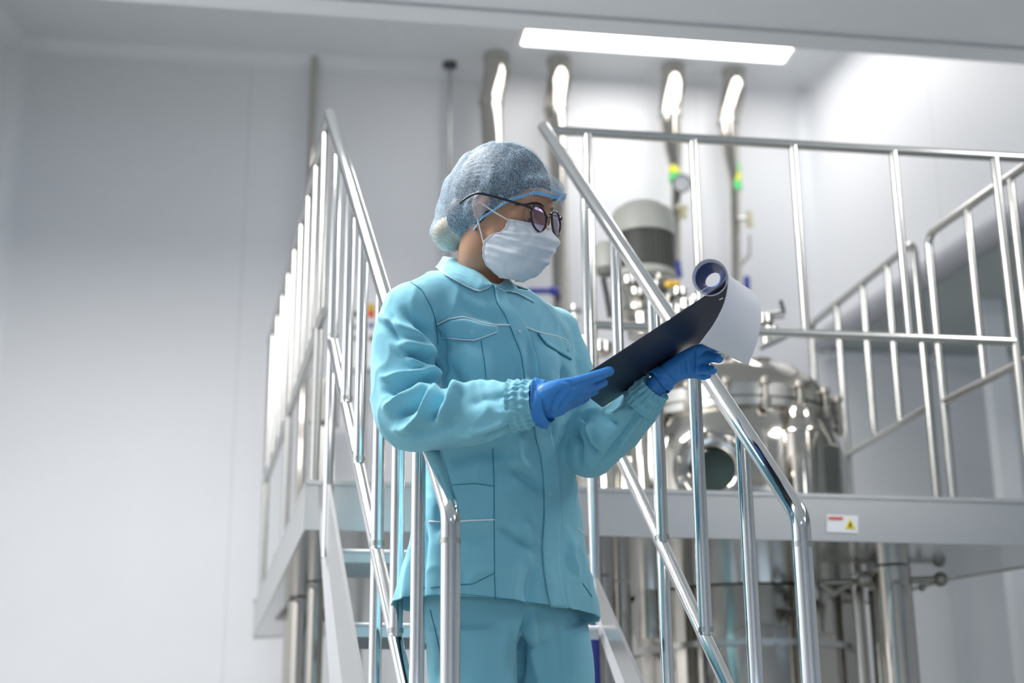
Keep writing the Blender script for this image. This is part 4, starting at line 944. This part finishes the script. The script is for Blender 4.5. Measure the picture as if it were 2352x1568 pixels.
# button placket, front opening, in the two lengths seen above and below the arm
plU = [(1134, 655), (1141, 694), (1162, 726), (1178, 764), (1197, 815), (1207, 880), (1214, 940)]
plL = [(1226, 960), (1229, 1000), (1243, 1054), (1249, 1109), (1250, 1181), (1245, 1253), (1248, 1308), (1257, 1362), (1265, 1394)]
drape('placket', plU, [(x + 36 - 10 * (y < 700), y + 4) for x, y in plU], 9, 40, .0035, .0022, 'cloth', jk)
drape('placket', plL, [(x + 37, y + 3) for x, y in plL], 9, 50, .0040, .0024, 'cloth', jk)
seam('opening_seam', plU, .0013, 'seam'); seam('opening_seam', plL, .0014, 'seam')
def yoke(name, pts): seam(name, pts, .0016, 'piping', .0022, 90)
yk = [(1004, 745), (1031, 732), (1063, 727), (1089, 734), (1111, 742), (1140, 746), (1175, 746), (1207, 751), (1242, 764), (1280, 772), (1299, 780), (1311, 794)]
yoke('yoke_piping', yk)
fl = drape('pocket_flap', [(1006, 748), (1031, 737), (1063, 731), (1089, 738), (1111, 746), (1142, 750)], [(1015, 774), (1040, 776), (1065, 779), (1090, 780), (1118, 771), (1143, 761)], 8, 30, .0042, .002, 'cloth', jk)
seam('flap_stitching', [(1015, 775), (1065, 780), (1090, 781), (1143, 762)], .0012, 'piping', .005)
drape('pocket_flap', [(1236, 766), (1262, 771), (1286, 777), (1306, 790)], [(1236, 767), (1256, 793), (1288, 812), (1312, 826)], 8, 24, .0035, .002, 'cloth', jk)
seam('flap_edge', [(1235, 765), (1254, 791), (1288, 812), (1311, 825)], .0022, 'seam', .002)
for px, py in ((1141, 673), (1085, 762), (1192, 762), (1219, 879), (1302, 803), (1238, 1005), (1259, 1134), (1253, 1273)):
    p, n_ = hitj(px, py)
    if p is not None:
        tc = unit(CAM - p); nn = unit(n_ if n_.dot(tc) > 0 else -n_); g_ = MB(); g_.lathe(p + nn * .004, [(.0034, 0), (.0040, .0008), (.0038, .0014), (.0026, .0016), (.0022, .0006), (0, .0006)], 18, nn); g_.build('snap_button', 'snap', jk)
seam('princess_seam', [(1105, 782), (1112, 825), (1117, 869)], .0009, 'seam'); seam('princess_seam', [(1132, 1030), (1135, 1109), (1135, 1200), (1136, 1315), (1138, 1376)], .0009, 'seam')
seam('armhole_seam', [(930, 638), (968, 665), (990, 703), (1001, 736), (1006, 790)], .0011, 'seam'); seam('shoulder_seam', [(940, 634), (975, 625), (1008, 617)], .0009, 'seam')
seam('pocket_edge', [(1036, 1113), (1090, 1110), (1133, 1116)], .0008, 'seam'); seam('pocket_piping', [(985, 1197), (1030, 1199), (1080, 1195), (1135, 1193)], .0017, 'piping', .0015)
seam('pocket_edge', [(989, 1349), (1040, 1343), (1085, 1341), (1136, 1316)], .0010, 'seam'); seam('pocket_piping', [(1324, 1211), (1345, 1228)], .0012, 'piping', .0012); seam('pocket_edge', [(1338, 1339), (1360, 1370)], .0010, 'seam')
seam('hem_stitching', [(925, 1370), (990, 1366), (1060, 1364), (1140, 1372), (1235, 1386)], .0006, 'seam'); seam('front_seam', [(1216, 668), (1260, 705), (1290, 745), (1306, 775)], .0008, 'piping')
# collar
def collar(outer_, inner_, dI, dO, name='collar'):
    A = poly(inner_, 30); Bq = poly(outer_, 30); G = []
    for i in range(30):
        row = []; t = i / 29
        a = P(A[i][0], A[i][1], np.interp(t, np.linspace(0, 1, len(dI)), dI)); b = P(Bq[i][0], Bq[i][1], np.interp(t, np.linspace(0, 1, len(dO)), dO))
        pp, nn = hitj(*Bq[i])
        if pp is not None: b = pp + unit(CAM - pp) * .007
        mid = (a + b) / 2 + unit(CAM - a) * .020
        for k in np.linspace(0, 1, 12): row.append(a * (1 - k) ** 2 + mid * 2 * k * (1 - k) + b * k * k)
        G.append(row)
    m = MB(); m.grid(G); o = m.build(name, 'cloth', jk, angle=180); s = o.modifiers.new('s', 'SOLIDIFY'); s.thickness = .003
    MB().tube([r[-1] for r in G], .0014, 8).build('collar_piping', 'piping', o); return o
collar([(1002, 612), (1020, 628), (1047, 643), (1070, 656), (1089, 665), (1101, 668), (1118, 662), (1132, 653)], [(1018, 588), (1045, 592), (1062, 599), (1079, 608), (1094, 619), (1108, 630), (1120, 641), (1131, 651)], [3.42, 3.36, 3.32, 3.29, 3.275, 3.27], [3.40, 3.30, 3.25, 3.25])
collar([(1140, 657), (1156, 667), (1172, 668), (1188, 672), (1206, 681), (1228, 693)], [(1146, 652), (1155, 646), (1160, 641), (1163, 637), (1170, 640), (1178, 652)], [3.28, 3.30, 3.33, 3.36], [3.28, 3.3])
# gathered cuffs
def cuff(c0, c1, r0, r1, name='cuff'):
    ax = unit(c1 - c0); u = unit(np.cross(ax, nv(0, 0, 1))); w = np.cross(ax, u); G = []; L = np.linalg.norm(c1 - c0)
    for i, t in enumerate(np.linspace(0, 1, 28)):
        row = []
        for j in range(200):
            a = 2 * PI * j / 200; g = math.sin(a * 21 + 1.5 * math.sin(a * 3 + t * 4)) * (.55 + .45 * math.sin(t * PI * 3 + a * 5)); rr_ = (r0 + (r1 - r0) * t) * (1 + .03 * math.cos(t * PI * 6))
            row.append(c0 + ax * L * t + (u * math.cos(a) + w * math.sin(a)) * (rr_ + .0030 * g * min(1, .4 + t)))
        G.append(row)
    m = MB(); m.grid(G, closed=True); return m.build(name, 'cloth', jk, angle=180)
cuff(P(1176, 932, 2.985), P(1230, 926, 2.972), .0500, .0425); cuff(P(1470, 930, 3.185), P(1505, 889, 3.168), .0425, .0315)

# ------------------------------------------------------------------ trousers
T_ = MB()
hipc = P(1150, 1400, 3.36)
loft(T_, [ring(P(1150, 1330, 3.36), .16, .115), ring(P(1150, 1400, 3.36), .178, .125), ring(P(1152, 1450, 3.36), .182, .128), ring(P(1155, 1485, 3.36), .176, .12)])
for (c0, c1, ft) in ((P(1082, 1440, 3.29), P(1087, 1568, 3.27), ftR), (P(1250, 1440, 3.39), P(1268, 1568, 3.385), ftL)):
    kn = c1 + (at_z(ft, ZF + .1) - c1) * .45; pts, rr = smoothpath([c0, c1, kn, at_z(ft, ZF + .10)], [.095, .094, .080, .076], 30); T_.tube(pts, rr, 32)
V, E, Fs = remesh(T_, .0048, 6); N = vnorm(V, Fs)
V = strokes(V, N, [([(1218, 1405), (1200, 1470), (1192, 1568)], 8, -.012), ([(1170, 1430), (1150, 1500), (1160, 1568)], 12, .004), ([(1230, 1420), (1225, 1500), (1240, 1568)], 10, .006), ([(1000, 1440), (1010, 1500), (1005, 1568)], 9, -.005), ([(1030, 1400), (1045, 1480), (1040, 1568)], 10, .004), ([(1290, 1430), (1300, 1500), (1295, 1568)], 12, -.004)])
nz = np.array([mnoise.noise(Vector(p * 7)) for p in V]); V = V + N * (.003 * nz)[:, None]
trs = to_mb(V, Fs).build('trousers', 'cloth', her, angle=180); trs['label'] = 'turquoise work trousers'
tb = BVHTree.FromPolygons([tuple(p) for p in V], Fs)
q = []
for a in poly([(988, 1400), (998, 1440), (1009, 1490), (1012, 1560)], 30):
    r = ray(*a); h = tb.ray_cast(Vector(CAM + r * 2), Vector(unit(r)))
    if h[0] is not None: q.append(nv(*h[0]) + unit(CAM - nv(*h[0])) * .0005)
if len(q) > 4: MB().tube(q, .001, 6).build('side_pocket_seam', 'seam', trs)
# shoes
for ft in (ftR, ftL):
    s = MB(); s.ball(at_z(ft, ZF + .045) + Fb * .04, (.052, .13, .05), (np.cross(Fb, nv(0, 0, 1)), Fb, nv(0, 0, 1)), 28); s.ball(at_z(ft, ZF + .08) - Fb * .03, (.045, .055, .06), (np.cross(Fb, nv(0, 0, 1)), Fb, nv(0, 0, 1)), 20)
    Vs, Es, Fss = remesh(s, .005, 4); Vs[:, 2] = np.maximum(Vs[:, 2], ZF + .002); to_mb(Vs, Fss).build('shoe', 'white', her, angle=180)
# ------------------------------------------------------------------ gloves
def glove(HH, c0, c1, r0, r1, folds):
    hm = hand_mb(HH, 1.0, .0006); V, E, Fs = remesh(hm, .0022, 5); N = vnorm(V, Fs)
    V = strokes(V, N, folds); nz = np.array([mnoise.noise(Vector((p[0] * 60, p[1] * 60, p[2] * 60))) for p in V]); V = V + N * (.0007 * nz)[:, None]
    g = to_mb(V, Fs).build('glove', 'glove', her, angle=180)
    ax = unit(c1 - c0); u = unit(np.cross(ax, nv(0, 0, 1))); w = np.cross(ax, u); G = []; L = np.linalg.norm(c1 - c0)
    for t in np.linspace(0, 1, 16):
        row = []
        for j in range(90):
            a = 2 * PI * j / 90; wob = 1 + .05 * math.sin(a * 4 + t * 5) * t + .03 * math.sin(a * 9 - t * 7) * t
            row.append(c0 + ax * L * (t + .10 * t * math.sin(a * 3)) + (u * math.cos(a) * .86 + w * math.sin(a) * 1.12) * (r0 + (r1 - r0) * t) * wob)
        G.append(row)
    m = MB(); m.grid(G, closed=True); rim = [nv(*p) for p in G[-1]]; c = m.build('glove_cuff', 'glove', g, angle=180); sl = c.modifiers.new('s', 'SOLIDIFY'); sl.thickness = .0008
    MB().tube(rim + rim[:2], .0018, 8, cap=False).build('rolled_rim', 'glove', c)
    return g
g1 = glove(RH, P(1260, 922, 2.958), P(1240, 926, 2.966), .036, .0445, [([(1262, 960), (1272, 915), (1300, 885)], 3, -.0016), ([(1272, 962), (1282, 925), (1310, 893)], 3, .0016), ([(1310, 890), (1345, 878), (1380, 866)], 3, -.001), ([(1322, 940), (1318, 925), (1325, 915)], 3, -.0016), ([(1290, 955), (1300, 930), (1318, 905)], 4, .0012), ([(1286, 872), (1310, 878), (1318, 890)], 3, -.0012)])
g1['label'] = 'blue nitrile glove on the hand holding the lower end of the board'
g2 = glove(LH, P(1531, 861, 3.172), P(1514, 877, 3.170), .0225, .0262, [([(1600, 795), (1602, 830), (1598, 868)], 4, -.0018), ([(1578, 810), (1580, 845), (1582, 870)], 3, -.0014), ([(1560, 820), (1562, 850), (1566, 872)], 3, .0012)])
g2['label'] = 'blue nitrile glove on the hand supporting the board from below'

# ------------------------------------------------------------------ clipboard and pages
bA = P(1315, 884, 2.985); bB = P(1669, 652, 3.06); bD = P(1385, 937, 3.18); bC = bB + (bD - bA)
cb_ = thing('clipboard', 'dark navy clipboard held up in both gloved hands', 'clipboard', bA)
e1 = bB - bA; e2 = bD - bA; bn = unit(np.cross(e1, e2)); bn = bn if bn.dot(CAM - bA) > 0 else -bn
m = MB(); q = []
rad = .012; u1 = unit(e1); u2 = unit(e2 - u1 * e2.dot(u1))
for c, s1, s2 in ((bA, 1, 1), (bB, -1, 1), (bC, -1, -1), (bD, 1, -1)):
    a = c + unit(e1) * s1 * rad * .5; b = c + unit(e2) * s2 * rad * .5
    arc = [a * (1 - t) ** 2 + c * 2 * t * (1 - t) + b * t * t for t in np.linspace(0, 1, 6)]
    q += arc if (s1 * s2 < 0) else arc[::-1]
k = len(q); m.add([p - bn * .0012 for p in q] + [p - bn * .0042 for p in q], [tuple(range(k)), tuple(range(2 * k - 1, k - 1, -1))] + [(i, i + k, (i + 1) % k + k, (i + 1) % k) for i in range(k)])
m.build('board', 'boardm', cb_, smooth=False)
cc = bB * .98 + bA * .02 + e2 * .5 - bn * .012; m = MB(); m.box(cc, unit(e1) * .012, unit(e2) * .05, bn * .004); m.tube([cc - e2 * .2 - bn * .004, cc + e2 * .2 - bn * .004], .005, 10); m.build('clip', 'steel', cb_)
a = P(1652, 688, 3.045); MB().tube([a, P(1661, 684, 3.045)], .0011, 6).build('rivet', 'steel', cb_)
# hanging sheet thrown back over the end of the board
def sheet(nearp, farp, name, label, mm, nu=60, nw=24, bow=0.0, uvs=False):
    n3 = np.array([P(*q) for q in nearp]); f3 = np.array([P(*q) for q in farp])
    a, _ = smoothpath(n3, [1] * len(n3), nu); b, _ = smoothpath(f3, [1] * len(f3), nu)
    G = [[a[i] * (1 - w) + b[i] * w + unit(CAM - a[i]) * bow * math.sin(PI * w) * math.sin(PI * i / (nu - 1)) for w in np.linspace(0, 1, nw)] for i in range(nu)]
    m = MB(); m.grid(G); o = m.build(name, mm, None, angle=180); uvl = o.data.uv_layers.new(name='uv')
    for l in o.data.loops: vi = l.vertex_index; uvl.data[l.index].uv = ((vi // nw) / (nu - 1), (vi % nw) / (nw - 1))
    s = o.modifiers.new('s', 'SOLIDIFY'); s.thickness = .0004; return o
s1 = sheet([(1640, 668, 3.075), (1660, 645, 3.07), (1672, 630, 3.05), (1671, 662, 3.03), (1662, 700, 3.015), (1641, 742, 3.00), (1608, 788, 2.99)],
           [(1700, 700, 3.20), (1722, 675, 3.19), (1732, 671, 3.17), (1745, 696, 3.14), (1748, 742, 3.12), (1737, 790, 3.10), (1719, 839, 3.09)], 'paper_sheet', 'white page thrown back over the top of the clipboard and hanging down', 'paper', bow=.01)
tag(s1, 'white page thrown back over the top of the clipboard and hanging down', 'paper', 'pages on the clipboard')
ncirc = []; fcirc = []
for a in np.linspace(-PI * .70, PI * 1.28, 14)[::-1]:
    ncirc.append((1631 + 42 * math.cos(a), 637 - 43 * math.sin(a), 3.045)); fcirc.append((1637 + 17 * math.cos(a), 642 - 15 * math.sin(a) - 6 * math.cos(a), 3.16))
s2 = sheet(ncirc, fcirc, 'paper_sheet', '', 'print', nu=70)
tag(s2, 'curled page with a blue print inside at the top of the clipboard', 'paper', 'pages on the clipboard')
